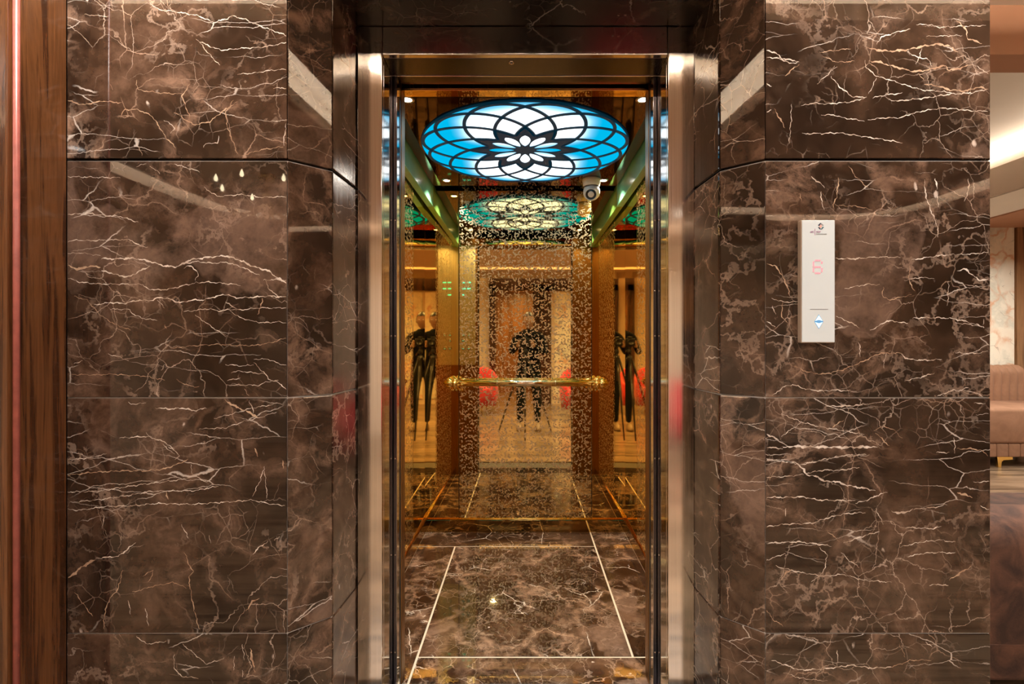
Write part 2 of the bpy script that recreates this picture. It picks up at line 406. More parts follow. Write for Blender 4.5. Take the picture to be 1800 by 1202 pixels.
# ================================================================== marble piers
JZ = [.0, CH-.743, CH-.142, CH+.462, CH+1.066, CH+1.40]    # joint heights
GAP = .0014
def plan_tile(parent, p0, p1, q1, q0, z0, z1, props, mat='marble', bevel=.0016):
    """tile between front points p0->p1 and back points q0->q1 in plan, with its own local frame"""
    p0, p1, q0, q1 = (Vector((*v, 0)) for v in (p0, p1, q0, q1))
    ex = (p1-p0).normalized(); ang = math.atan2(ex.y, ex.x); c = (p0+p1)/2; zc = (z0+z1)/2
    R = Matrix.Rotation(-ang, 3, 'Z'); bm = bmesh.new()
    loc = [R @ (v-c) for v in (p0, p1, q1, q0)]
    loc[0].x += GAP*.35; loc[1].x -= GAP*.35
    h = (z1-z0)/2-GAP
    lo = [bm.verts.new((v.x, v.y, -h)) for v in loc]; hi = [bm.verts.new((v.x, v.y, h)) for v in loc]
    bm.faces.new(lo[::-1]); bm.faces.new(hi)
    for i in range(4): bm.faces.new((lo[i], lo[(i+1) % 4], hi[(i+1) % 4], hi[i]))
    bmesh.ops.bevel(bm, geom=bm.edges[:], offset=bevel, segments=2, affect='EDGES', profile=.5)
    o = link('tile', bm_mesh(bm, 'tile'), M[mat], parent, (c.x, c.y, zc), (0, 0, ang))
    for k, v in props.items(): o[k] = float(v)
    return o
W0, W1, W2 = 1.29, 1.369, 1.534             # wall plane, end of chamfer, door-frame plane
def P(seed, veins=.5, web=1., tone=1., slope=0.): return dict(seed=seed, veins=veins, web=web, tone=tone, slope=slope)
T = .018
left_f = [(-1.168, W0), (-.606, W0), (-.520, W1), (-.510, W2+.01)]
left_b = [(-1.168, W0+T), (-.6134, W0+T), (-.5375, W1+.006), (-.528, W2+.01)]
wl = struct(plan_poly('wall_left', [[(-1.20, W0+T), (-.6134, W0+T), (-.5375, W1+.008), (-.529, W2+.06), (-.64, W2+.06), (-.66, 3.4), (-1.20, 3.4)]], 0, JZ[5], M['joint']),
            'dark brown marble pier to the left of the lift doorway', 'wall')
LP_ = {(0, 0): P(3, .0, .8, 1., .1), (1, 0): P(11.3, .0, .7, 1., -.10), (2, 0): P(5.7, .0, .7, 1., .02), (3, 0): P(8.2, .0, 1.6, 1.15, .1),
       (0, 1): P(21, .3), (1, 1): P(22.4, .4), (2, 1): P(23.1, .6), (3, 1): P(24.8, .5, 1.1, 1, -.5),
       (0, 2): P(31, .2), (1, 2): P(32.2, .3), (2, 2): P(33.5, .2), (3, 2): P(34.1, .2)}
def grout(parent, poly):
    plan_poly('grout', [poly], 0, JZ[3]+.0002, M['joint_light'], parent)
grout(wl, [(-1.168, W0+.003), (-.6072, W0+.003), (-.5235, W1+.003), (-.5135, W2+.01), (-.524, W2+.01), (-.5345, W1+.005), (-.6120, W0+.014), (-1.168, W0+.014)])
for r in range(5):
    for f in range(3):
        plan_tile(wl, left_f[f], left_f[f+1], left_b[f+1], left_b[f], JZ[r]+(.0045 if r == 3 else 0), JZ[r+1], LP_.get((r, f), P(40+r*3+f, .4)), bevel=.0016 if f == 0 else .0028)
right_f = [(.512, W2+.01), (.526, W1), (.612, W0), (1.186, W0)]
right_b = [(.530, W2+.01), (.5435, W1+.006), (.6194, W0+T), (1.168, W0+T)]
wr = struct(plan_poly('wall_right', [[(.531, W2+.06), (.5435, W1+.008), (.6194, W0+T), (1.168, W0+T), (1.168, 3.4), (.66, 3.4), (.64, W2+.06)]], 0, JZ[5], M['joint']),
            'dark brown marble pier to the right of the lift doorway', 'wall')
RP_ = {(0, 2): P(51.5, .0, 1.2, 1., .05), (1, 2): P(53.2, .0, 1.0, 1., -.05), (2, 2): P(57.9, .0, 1.1, 1., .06), (3, 2): P(60.1, .0, .9, 1.05, .04),
       (0, 1): P(71, .3, 1.3), (1, 1): P(72.5, .4, 1.4), (2, 1): P(73.3, .3, .8), (3, 1): P(74.6, .4, 1.),
       (0, 0): P(81, .3), (1, 0): P(82.7, .4), (2, 0): P(83.9, .4), (3, 0): P(84.4, .2)}
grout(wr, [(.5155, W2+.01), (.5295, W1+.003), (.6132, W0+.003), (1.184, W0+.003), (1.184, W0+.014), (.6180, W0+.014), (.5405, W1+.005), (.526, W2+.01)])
for r in range(5):
    for f in range(3):
        plan_tile(wr, right_f[f], right_f[f+1], right_b[f+1], right_b[f], JZ[r]+(.0045 if r == 3 else 0), JZ[r+1], RP_.get((r, f), P(90+r*3+f, .4)), bevel=.0016 if f == 2 else .0028)
    for k in range(3):                        # return face of the pier towards the lounge
        y0 = W0+.70*k; y1 = W0+.70*(k+1)
        plan_tile(wr, (1.186, y0), (1.186, y1), (1.168, y1), (1.168, y0 + (T if k == 0 else 0)), JZ[r], JZ[r+1], P(101+r*5+k, .5))

# ------------------------------------------------------------------ calcite veins inlaid in the front slabs, each traced as a centre line on the wall plane
# (values: tenths unused; coordinates are in the detail sheet's own units, sheet = (x offset, y offset, units per pixel); width, tan flag)
SHEETS = {
 'A': (110, 0, 2.862, """5 0 440 10 480 45 560 55 680 75 760 110 830 90 850 75 920 95 1000 130 1070 155 1138 180|5 0 670 195 740 230 800 250 900 240 1000 235 1060 225 1138 208|4 0 690 210 720 250 790 325|4 0 880 370 960 365 1050 350 1138 345|6 1 20 500 100 525 200 505 300 515|5 1 290 590 310 548 380 548 450 580 490 640 520 690 570 740|4 0 510 600 570 640 540 665|6 1 560 560 620 600 660 625 740 610 800 560 880 510|4 0 710 740 720 715 780 720 785 680|4 0 1135 560 1115 690 1110 730|3 0 110 70 230 80|4 1 900 780 1000 750 1110 735|3 1 370 700 400 780|6 1 240 420 250 450|3 0 20 885 200 890 290 890|3 0 440 830 490 870|5 0 20 1075 150 1070 190 1080 290 1085 380 1115|4 0 710 940 780 985 900 975 1000 990 1138 985|3 0 370 835 420 820|4 0 560 820 620 840 690 860|6 1 640 420 600 480 640 590|5 1 860 500 820 560 830 640 880 770|4 0 1060 440 1138 440|4 1 370 400 380 450 500 465 600 470"""),
 'B': (110, 420, 3.006, """4 0 20 10 75 3 150 6 230 2 360 0 400 30 450 40|14 1 20 135 85 158 140 140 200 145|9 0 205 100 260 102 370 98 450 112 540 140 600 145 680 105 760 95 860 85 940 110 1000 140 1090 165 1130 200 1188 230|8 0 205 165 250 175 300 190 350 198 400 170 460 140|5 0 600 140 700 115 790 125 870 120 960 150 1040 190|6 0 640 150 680 135 720 185 700 215|2 0 20 75 100 70 200 85|4 0 20 200 90 225 200 235 300 235 420 237|5 0 420 237 450 262 520 266 580 258 650 240 700 230|5 0 700 228 780 225 860 232 940 240|6 0 165 345 260 332 320 338 400 320 470 322 510 305 560 312 620 335 680 320 750 318 810 300 870 288 910 308 1000 305 1090 298 1188 305|3 0 250 368 350 368 380 400 440 420 500 425|3 0 500 320 540 360|4 0 640 380 700 375 760 365 840 378 880 368 940 372 1040 360 1120 362 1188 360|6 0 1060 215 1120 210 1185 215|4 0 1070 215 1090 260 1130 295 1185 305|6 0 860 330 920 365|3 0 700 400 760 440 800 470 865 512|4 0 1000 430 1060 440 1140 435 1188 440|3 0 880 370 930 410 1000 430|8 1 1055 310 1050 350 1030 395|3 1 570 575 680 562 780 555 830 553 900 558 1010 560 1100 545 1180 520|2 0 240 605 300 620 350 640|3 1 20 712 180 715 260 710 310 715 420 720 540 742|3 0 860 660 960 668 1010 660|3 0 1010 632 1090 632 1140 655 1188 665|4 0 890 700 940 695 1000 703 1070 710|4 0 1010 650 1060 700 1100 745 1145 755 1185 800|4 0 870 745 940 730|3 0 880 770 960 768 1040 770 1080 750 1140 745|5 0 60 655 105 640|4 0 345 862 380 870 440 862|7 0 490 888 560 895 640 890 690 905 760 890|11 1 850 845 920 885 1000 920 1038 945|4 0 960 790 985 825|4 0 985 850 1000 880 1010 920|2 0 800 945 900 920 1000 890 1120 870|3 0 720 1000 860 995 960 960 1060 935 1130 910|5 0 300 1048 440 1040 500 1055 550 1075 590 1110|5 0 440 1020 470 1045|12 1 540 450 550 470|3 1 600 740 660 770 720 780|3 1 60 300 130 320 200 400 280 450 360 478|3 0 520 690 540 660"""),
 'C': (110, 780, 2.848, """4 0 20 75 100 72 220 48|6 1 20 155 150 140 300 132 420 132 500 125 560 105 630 75|4 0 20 238 180 235 300 215 400 200 480 190 600 175 660 155 760 130|4 0 40 290 200 275 330 255 440 235 560 232 660 232 780 208|4 0 20 325 80 330 220 310 340 308 480 295 640 300 800 290 950 278 1050 300 1112 305|4 0 530 10 590 55 560 75|3 0 500 0 560 50|14 1 30 670 100 610 165 575|6 0 165 570 280 560 330 520 365 490|3 0 200 350 210 375 195 420|3 0 1010 110 990 180 950 260|2 0 1010 130 1025 270|5 0 950 550 990 510 1030 485|4 0 1060 480 1085 460|5 1 300 630 280 720 230 780 210 850 205 925|4 1 610 540 640 620 660 640 630 660 650 790 685 930|4 0 845 940 890 870 915 845|7 1 920 835 945 790 985 770|5 1 770 845 815 915|3 0 640 100 650 150 720 190 740 180|6 0 330 780 340 850|5 0 415 820 430 910|3 0 385 840 390 920|4 0 560 1050 555 1110 590 1160 680 1170|3 0 600 1000 650 1040 720 1100 810 1070|12 1 940 1020 950 1090 965 1140|4 0 900 1000 910 1080|4 0 370 960 420 1000 520 985|5 0 900 1130 905 1165|3 0 860 1060 855 1130|4 0 595 400 630 470|12 1 960 20 980 60|12 1 1100 80 1108 120|8 1 515 235 530 275|4 0 735 455 740 495|3 1 350 740 450 710 560 690 620 720|4 1 150 860 60 740|4 1 400 660 460 625 430 690"""),
 'D': (1230, 0, 2.862, """8 0 330 250 380 260 410 290 490 305|7 0 330 285 410 290|7 0 400 290 450 315 500 310|7 1 500 320 460 350 430 380|6 0 890 220 910 185 1000 155 1060 145|11 1 840 235 870 245 960 255 1040 248 1120 230 1200 218 1260 230 1300 260|6 0 1040 250 1080 280 1150 295 1170 330|4 0 1120 240 1090 320|10 1 850 305 900 308 970 330 1080 358 1150 348 1240 325 1250 352 1310 340 1370 320|5 0 1370 320 1420 345 1450 370|5 0 830 300 840 340 890 380 960 400 1050 430 1120 450 1200 455 1280 465|4 0 890 390 850 470|9 1 1130 420 1200 430 1260 450 1340 455 1400 435 1450 445|6 0 1450 445 1360 465 1260 470 1150 488 1000 505 950 500|5 0 1020 465 930 475 870 490|6 0 660 380 700 430 770 485 840 485|5 0 510 530 570 515 640 520 760 510 830 490|4 0 610 575 680 575 720 590 830 605|5 0 845 600 920 590 1010 590 1060 570 1150 550 1230 540 1290 545 1370 555 1450 555|5 0 515 670 620 668 700 665 800 680 900 695 1020 715|4 0 1090 120 1160 120 1200 135 1300 130 1440 125|9 1 1290 100 1340 140 1345 190 1420 215|3 0 680 330 640 370|3 0 590 420 690 330|4 1 600 260 690 250 760 240|7 1 375 545 430 640|8 0 330 560 360 550|4 0 460 520 460 600 450 720|3 0 1140 180 1320 175|6 1 1100 365 1130 400|8 0 330 415 360 435|4 1 620 280 690 310 780 305|6 0 1130 900 1135 970 1160 1050 1195 1130 1200 1190|10 0 1185 895 1195 950|4 0 1195 960 1200 1040|6 0 1350 895 1355 950 1330 1010|7 0 560 885 600 915 630 940|6 0 610 960 615 1030 630 1050|6 1 700 890 690 980 670 1040|4 1 750 830 780 880 850 945|4 1 500 970 515 1010|4 1 700 1030 800 1035 870 1055"""),
 'E': (1230, 420, 3.006, """8 0 718 100 800 102 880 98|4 0 880 95 960 92 1060 95|6 0 1120 108 1200 95 1280 83 1350 78|9 0 1360 165 1410 155 1430 180 1480 215 1525 212|5 0 1360 80 1450 75 1525 68|4 0 765 260 850 242 900 235 950 240|3 0 1080 215 1160 200 1240 205|5 0 720 405 800 440 845 465|6 0 900 480 950 455 990 428 1050 435 1100 443|5 0 1125 415 1200 412 1320 415 1400 430 1525 470|4 0 1350 440 1440 450 1525 468|4 0 1370 245 1420 238 1525 265|7 1 350 125 400 140 430 180 460 240 480 310|4 0 380 310 440 330 540 328|4 0 480 190 535 195|6 0 1065 605 1100 632 1180 638 1280 633|5 1 1070 600 950 600 850 650 750 690 650 712 570 700 480 660|5 0 1350 598 1450 602 1525 590|5 0 385 825 440 780 490 765 560 790 640 800 720 795 830 802|5 0 1085 745 1160 730 1240 705|6 0 1240 835 1300 810 1340 795 1370 800 1420 780|5 0 840 540 850 600 845 620|6 0 985 600 970 680|6 1 1110 140 1105 220 1135 270|4 0 1315 220 1310 350|5 0 340 425 400 460|6 0 385 350 400 395|5 0 1500 420 1500 450|4 1 970 250 965 300 1000 320 1120 290|4 1 440 330 430 400 470 450|9 0 670 880 740 880 860 875|4 0 430 920 540 965 640 990 760 1010 870 1030|3 0 540 965 430 1040|8 0 340 1020 400 1050 460 1090|7 0 340 1095 440 1105|14 0 440 1100 480 1092 600 1095 750 1098 900 1095 940 1098|10 0 340 1165 440 1168 520 1185|5 0 530 1190 640 1165 760 1140 880 1135|9 1 700 990 760 955|6 1 930 1020 1000 1090|5 0 1345 1045 1348 1130|7 1 1360 1105 1440 1105 1490 1115 1525 1140|5 0 1250 1125 1320 1125|5 0 1450 865 1510 865|3 0 1460 925 1525 920|3 1 920 1010 960 985 1020 1000 1070 1050"""),
 'F': (1230, 780, 2.849, """9 0 320 75 430 82 490 95 520 125 530 150 600 165 620 185 680 185 740 205 880 230|5 0 530 145 620 128 700 130 800 115|4 0 520 95 600 85 700 60 850 55|4 0 320 165 440 160 520 150|6 0 320 265 440 265 520 262 590 278 780 282|5 0 320 415 420 400 560 395 640 368 720 348 830 340|6 0 780 295 850 275 900 250 940 240|11 0 960 335 1010 345 1070 325|4 0 1070 325 1180 315 1240 300|12 1 1290 240 1365 265|6 0 1405 310 1450 325|5 0 1030 415 1170 422 1210 410|6 0 320 495 490 487 600 500 660 510|6 0 720 495 800 465 900 435|4 1 640 435 700 485|4 0 600 515 640 555 620 640 560 690|5 0 710 540 740 575 800 615|4 0 320 585 430 545|4 0 380 610 500 640 620 660 720 650 820 680 960 690|4 0 1000 515 1100 490 1200 478 1280 490|5 0 1040 562 1120 545 1200 540 1280 545|7 0 1150 705 1200 700 1245 708|9 1 1250 680 1310 640 1360 610|9 1 405 680 430 645 465 625|6 0 430 320 432 360|3 0 880 320 920 400|4 1 420 910 600 900 640 890 700 850 800 810|5 0 1370 190 1450 185|7 0 1425 455 1455 450|4 1 320 810 370 880 420 910|6 0 360 1080 500 1130 620 1125 760 1105 860 1120 960 1115|4 1 960 1115 1060 1080 1160 1080|3 0 420 1140 500 1170 640 1185|5 0 690 1030 690 1110|3 1 1000 1000 1030 1065|5 0 1130 990 1165 1010|5 1 350 180 385 110"""),
}
M['vein_w'] = make_vein('calcite_vein', (.72, .63, .55), (.42, .32, .25))
M['vein_t'] = make_vein('tan_vein', (.47, .33, .22), (.30, .18, .115))
def vein_sheet():
    tiles = [c for c in bpy.data.objects if c.name.split('.')[0] == 'tile' and c.parent in (wl, wr)]
    front = [c for c in tiles if abs(wloc(c).y-W0) < .02 and abs(c.rotation_euler.z) < .01]
    acc = {}
    rnd = random.Random(11)
    for (ox, oy, k, txt) in SHEETS.values():
        for ln_ in txt.split('|'):
            a = [float(v) for v in ln_.split()]; wd, tan = a[0], int(a[1])
            pts = [Vector(((ox+a[i]/k-923)/690, (600-oy-a[i+1]/k)/690)) for i in range(2, len(a), 2)]
            # resample and roughen the centre line
            dense = []
            for p0, p1 in zip(pts, pts[1:]):
                n = max(2, int((p1-p0).length/.0035))
                for i in range(n): dense.append(p0.lerp(p1, i/n))
            dense.append(pts[-1])
            for _ in range(2):
                dense = [dense[0]]+[(dense[i-1]+dense[i]*2+dense[i+1])/4 for i in range(1, len(dense)-1)]+[dense[-1]]
            ph = [rnd.uniform(0, 6.28) for _ in range(6)]; L = 0; left = []; right = []
            tot = sum((b-a_).length for a_, b in zip(dense, dense[1:])) or 1
            mid = sum((q for q in dense), Vector((0, 0)))/len(dense)
            best = None
            for c in front:
                w_ = wloc(c)
                if (w_.x < 0) == (mid.x < 0):
                    d = abs(w_.z-CH-mid.y)
                    if best is None or d < best[0]: best = (d, c)
            tl_ = best[1]; w_ = wloc(tl_)
            bx = max(abs(v.co.x) for v in tl_.data.vertices)-.0025; bz = max(abs(v.co.z) for v in tl_.data.vertices)-.0025
            hw0 = max(wd/k/690*.5, .00065)*.90
            pr = dense[0]
            for i, q in enumerate(dense):
                L += (q-pr).length; pr = q
                t_ = (dense[min(i+1, len(dense)-1)]-dense[max(i-1, 0)])
                t_ = t_.normalized() if t_.length > 0 else Vector((1, 0))
                n_ = Vector((-t_.y, t_.x)); u = L/tot
                j = .0011*math.sin(L*190+ph[0])+.0008*math.sin(L*430+ph[1])+.0005*math.sin(L*980+ph[2])+rnd.uniform(-.0004, .0004)
                ww = hw0*(.75+.35*math.sin(L*120+ph[3])+.25*math.sin(L*350+ph[4])+rnd.uniform(-.15, .15))*min(1, .25+u*tot/.02, .25+(1-u)*tot/.02)
                ww = max(ww, .00028)
                for lst, sgn in ((left, 1), (right, -1)):
                    v = q + n_*(j+sgn*ww)
                    lst.append((min(max(v.x-w_.x, -bx), bx), min(max(v.y+CH-w_.z, -bz), bz)))
            acc.setdefault((tl_, tan), []).append((left, right))
    for (tl_, tan), lst in acc.items():
        bm = bmesh.new(); fy = min(v.co.y for v in tl_.data.vertices)-.00006
        for left, right in lst:
            A = [bm.verts.new((x, fy, z)) for x, z in left]; B = [bm.verts.new((x, fy, z)) for x, z in right]
            for i in range(len(A)-1): bm.faces.new((A[i], A[i+1], B[i+1], B[i]))
        me = bpy.data.meshes.new('vein'); bm.to_mesh(me); bm.free()
        o = link('vein', me, M['vein_t' if tan else 'vein_w'], tl_, tuple(wloc(tl_)))
        o['kind'] = 'stuff'
vein_sheet()
# lintel over the doorway with a chamfered lower edge
SOF = CH+.957
wt = struct(box('wall_top', -.605, .611, W0+T+.02, W2+.2, SOF+.03, JZ[5], M['joint']), 'dark marble lintel over the lift doorway', 'wall')
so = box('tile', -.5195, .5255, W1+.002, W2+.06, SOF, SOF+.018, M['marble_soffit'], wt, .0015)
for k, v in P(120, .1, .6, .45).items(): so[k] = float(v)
ch = box('tile', -.60, .606, W0+.004, W0+.020, SOF+.09, JZ[5], M['marble'], wt, .0015)
for k, v in P(125, .4).items(): ch[k] = float(v)
sl = box('tile', -.545, .551, -.056, .056, -.008, .008, M['marble_floor'], wt, .0015)
sl.location = Vector((.003, (W0+W1)/2+.006, SOF+.047)) - wloc(wt); sl.rotation_euler = (math.radians(-46), 0, 0)
for k, v in P(128, .2).items(): sl[k] = float(v)

# ================================================================== landing door
d1 = struct(empty('door_1', (0, W2, 0)), 'brushed steel lift door frame with retracted sliding doors', 'door')
OT = CH+.8705                                  # opening top
for s in (-1, 1):
    xo = -.5085 if s < 0 else .5135; xi = -.4333 if s < 0 else .4333
    box('jamb', min(xo, xi), max(xo, xi), W2, W2+.020, 0, SOF-.001, M['steel'], d1, .0025)
    box('jamb_return', min(xi, xi+s*.015), max(xi, xi+s*.015), W2+.0205, W2+.121, 0, OT+.008, M['steel_in'], d1, .0012)
    # retracted landing door leaf, its leading edge just proud of the jamb
    x0 = s*.4215; x1 = s*.60
    lf = box('door_leaf', min(x0, x1), max(x0, x1), 1.664, 1.690, .012, OT+.004, M['steel_dark'], d1, .002)
    box('edge_strip', min(s*.4205, s*.4215), max(s*.4205, s*.4215), 1.662, 1.692, .03, OT-.01, M['steel_in'], lf, .0003)
    for H in (.40, .168, .02, -.383, -.70, -1.02):
        sw = lathe('screw', [(0.0001, .0018), (.0022, .0014), (.0034, 0), (.0034, -.002)], M['steel'], lf, (s*.4275, 1.6636, CH+H), (math.pi/2, 0, 0), 12)
    x0 = s*.4245
    c2 = box('door_leaf', min(x0, x1), max(x0, x1), 1.702, 1.728, .012, OT+.004, M['steel_dark'], d1, .002)
    box('light_curtain', min(s*.4225, s*.4245), max(s*.4225, s*.4245), 1.706, 1.724, .05, OT-.05, M['black'], c2, .0006)
hd = box('header', -.4325, .4325, W2+.0005, W2+.0200, OT, SOF-.001, M['steel'], d1, .0022)
hr = box('header_return', -.4325, .4325, W2+.0205, W2+.121, OT, OT+.012, M['steel_dark'], d1, .0012)
kb = lathe('key_switch', [(.0001, 0), (.0045, 0), (.0045, -.0015), (.0075, -.0022), (.0088, 0), (.0088, .004)], M['steel'], d1,
           (-.0425, 1.578, OT-.0003), (0, 0, 0), 20)
lathe('keyway', [(.0001, -.0008), (.0036, -.0008), (.0036, .002)], M['black'], kb, (-.0425, 1.578, OT-.0006), (0, 0, 0), 14)
box('door_track', -.60, .60, 1.660, 1.735, OT+.012, OT+.06, M['steel_dark'], d1, .002)
box('track_lip', -.4325, .4325, 1.655, 1.659, OT-.002, OT+.02, M['steel'], d1, .0006)
# sills
sill = box('sill', -.4325, .4325, 1.53, 1.735, -.03, .001, M['steel'], d1, .001)
for i in range(6): box('groove', -.43, .43, 1.55+.03*i, 1.56+.03*i, .0005, .0035, M['steel_dark'], sill)

# ================================================================== lift car
car = tag(empty('elevator_car', (0, 2.5, 0)), 'open lift car with gold mirror walls etched with scrolls and a brown marble floor', 'elevator')
HWB = .625; YB = 3.16; YF = 1.80; CT = CH+1.03
box('sub_floor', -.62, .62, 1.745, YB, -.03, .0075, M['grout'], car)
LX = .4045; LA = 2.926; LB = 1.898; G = .0042; FZ = (-.004, .0095)
def ftile(x0, x1, y0, y1, pr):
    o = box('floor_tile', x0, x1, y0, y1, *FZ, M['marble_floor'], car, .0008)
    for k, v in pr.items(): o[k] = float(v)
ftile(-LX+G, LX-G, LB+G, LA-G, P(6.4, .0, 1.5, 1.5, .3))
ftile(-.615, LX-G, LA+G, 3.145, P(12.1, .0, 1.3, 1.4, .3))
ftile(LX+G, .615, LB+G, 3.145, P(14.6, .0, 1.4, 1.4, .3))
ftile(-LX+G, .615, 1.75, LB-G, P(17.2, .0, 1.4, 1.5, .3))
ftile(-.615, -LX-G, 1.75, LA-G, P(19.9, .0, 1.4, 1.5, .3))
SK = CH-1.104                                  # skirting top
# walls
WT = .012
for (x0, x1, m) in ((-.640, -.4145, 'gold'), (-.4105, .4135, 'etch'), (.4175, .640, 'gold')):
    box('back_panel', x0, x1, YB, YB+WT, SK, CT, M[m], car, .0010, 1)
box('back_joint', -.64, .64, YB+WT, YB+WT+.01, 0, CT, M['black'], car)
DEL = math.radians(-.66)
for s in (-1, 1):
    segs = [(YF, 2.115, 'gold'), (2.119, 2.808, 'etch_side'), (2.812, YB, 'gold')]
    for (y0, y1, m) in segs:
        b = box('side_panel', 0, WT, y0, y1, SK, CT, M[m], car, .0010, 1)
        yc = (y0+y1)/2; dx = math.sin(DEL)*(YB-yc)
        b.location = Vector((s*(HWB+WT/2 + dx), yc, (SK+CT)/2)) - wloc(car)
        b.rotation_euler = (0, 0, s*DEL)
    box('skirting', min(s*.616, s*.637), max(s*.616, s*.637), YF, YB-.012, .002, SK-.004, M['goldskirt'], car, .001, 1)
    tube('skirting_trim', [(s*.6195, YF, SK+.002), (s*.6195, YB-.008, SK+.002)], .0085, M['trimgold'], car, 10, loc=(s*.6195, 2.5, SK))
    box('outer_wall', min(s*.655, s*.665), max(s*.655, s*.665), 1.75, 3.2, 0, CT+.02, M['black'], car)
    # front return
    xi = s*.427
    box('front_return', min(xi, s*.66), max(xi, s*.66), 1.752, YF, .004, CT, M['bronze'], car, .002)
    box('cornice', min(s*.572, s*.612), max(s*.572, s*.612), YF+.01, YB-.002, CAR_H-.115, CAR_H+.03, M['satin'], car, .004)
box('skirting', -.637, .637, YB-.012, YB-.001, .002, SK-.004, M['goldskirt'], car, .001, 1)
tube('skirting_trim', [(-.62, YB-.006, SK), (.62, YB-.006, SK)], .0055, M['brass'], car, 10, loc=(0, YB-.006, SK))
box('front_transom', -.427, .427, 1.752, YF, OT, CT, M['gold'], car, .002)
box('transom_lip', -.427, .427, 1.748, 1.752, OT-.002, OT+.006, M['brass'], car, .0005)
# ceilings
box('upper_ceiling', -.66, .66, 1.75, YB+.03, CT, CT+.02, M['steel_dark'], car)
box('ceiling_panel', -.565, .565, 1.985, 3.105, CAR_H, CAR_H+.018, M['goldceil'], car, .0015)
for x in (-.45, .45):
    for y in (2.15, 2.95): tube('hanger', [(x, y, CAR_H+.018), (x, y, CT)], .006, M['steel'], car, 8, loc=(x, y, CT))
# control panel on the left front return, facing into the car
cp = box('control_panel', -.612, -.442, YF, YF+.008, CH-.205, CH+.86, M['cop'], car, .0015)
for k, H in enumerate((.53, .475, .42)):
    for j in range(2 if k < 2 else 1):
        x = -.545+.045*j
        box('display_bar', x-.016, x+.016, YF+.008, YF+.010, CH+H-.006, CH+H+.006, M['cyanled'], cp, .001)
for H in (.065, .015, -.055):
    for x in (-.552, -.502):
        if H == .015 and x > -.53: continue
        bt = lathe('floor_button', [(.0001, .004), (.014, .004), (.016, .002), (.016, 0)], M['steel'], cp, (x, YF+.008, CH+H), (-math.pi/2, 0, 0), 20)
        lathe('button_glow', [(.0001, .0012), (.0105, .0012), (.0105, 0)], M['cyanled'], bt, (x, YF+.012, CH+H), (-math.pi/2, 0, 0), 16)

# handrail
hrail = tag(empty('handrail', (0, 3.09, CH-.253)), 'polished brass handrail with ornate leaf finials across the etched back panel', 'handrail')
RY, RZ = 3.085, CH-.250
tube('rail', [(-.415, RY, RZ), (.425, RY, RZ)], .0205, M['rail'], hrail, 20, loc=(0, RY, RZ))
for x in (-.17, .185): tube('collar', [(x-.006, RY, RZ), (x+.006, RY, RZ)], .0222, M['rail'], hrail, 20, loc=(x, RY, RZ))
for s, x in ((-1, -.415), (1, .425)):
    rot = (0, s*math.pi/2, 0)
    fi = lathe('finial', [(.0215, -.01), (.030, .0), (.034, .012), (.030, .022), (.024, .028), (.032, .038), (.030, .052), (.020, .066), (.010, .078), (.0025, .086)],
               M['brass'], hrail, (x, RY, RZ), rot, 32, True, 8, .10)
    for ring, (off, rr, bs) in enumerate(((.010, .036, .0095), (.040, .032, .008))):
        bm = bmesh.new()
        for k in range(9):
            a = 2*math.pi*k/9 + ring*.35
            mtx = Matrix.Translation((s*off, rr*math.cos(a), rr*math.sin(a)))
            bmesh.ops.create_icosphere(bm, subdivisions=1, radius=bs, matrix=mtx)
        tag(link('leaf_beads', bm_mesh(bm, 'beads'), M['brass'], fi, (x, RY, RZ), smooth=True), kind='stuff')
    tube('bracket', [(x-s*.03, RY, RZ), (x-s*.03, RY+.04, RZ), (x-s*.03, YB, RZ)], [.013, .012, .012], M['brass'], hrail, 12, loc=(x, YB, RZ))
    lathe('rose', [(.0001, -.008), (.018, -.008), (.026, -.002), (.026, .002)], M['brass'], hrail, (x-s*.03, YB-.003, RZ), (-math.pi/2, 0, 0), 20)

# ------------------------------------------------------------------ ceiling lamp
LC = Vector((0, 2.507, CAR_H)); LR = .502
lamp = tag(empty('ceiling_lamp', LC), 'round cyan backlit ceiling lamp with a flower lattice in the lift car', 'ceiling lamp')
N = 96
plan_poly('glow_panel', [[(LC.x+LR*math.cos(2*math.pi*i/N), LC.y+LR*math.sin(2*math.pi*i/N)) for i in range(N)]], CAR_H-.006, CAR_H-.0005, M['discglow'], lamp, tuple(LC))
RT = [(0, 1.0), (7.5, .985), (15, .935), (22.5, .855), (30, .760), (37.5, .655), (45, .550), (52.5, .445), (60, .350), (68, .27), (76, .20)]
def rprof(a):
    a = abs(a)
    for (a0, r0), (a1, r1) in zip(RT, RT[1:]):
        if a <= a1: return r0 + (r1-r0)*(a-a0)/(a1-a0)
    return RT[-1][1]
def sm(a): return (rprof(a-3)+2*rprof(a)+rprof(a+3))/4
# smooth closed-ish petal curves as flat ribbons
for k in range(12):
    th = 15+30*k; bm = bmesh.new(); pts = []
    for i in range(-60, 61):
        ph = i*.98; r = sm(ph)*LR*.992; a = math.radians(th+ph); pts.append(Vector((r*math.cos(a), r*math.sin(a), 0)))
    vs = []
    for i, p in enumerate(pts):
        t = (pts[min(i+1, len(pts)-1)]-pts[max(i-1, 0)]).normalized(); nrm = Vector((-t.y, t.x, 0))
        hw = .0080
        row = [bm.verts.new(p + nrm*hw*s + Vector((0, 0, z))) for s, z in ((-1, -.0105), (1, -.0105), (1, -.0065), (-1, -.0065))]
        vs.append(row)
    for a, b in zip(vs, vs[1:]):
        for j in range(4): bm.faces.new((a[j], a[(j+1) % 4], b[(j+1) % 4], b[j]))
    bm.faces.new(vs[0]); bm.faces.new(vs[-1])
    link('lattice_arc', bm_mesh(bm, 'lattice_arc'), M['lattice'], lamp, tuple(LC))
star = []
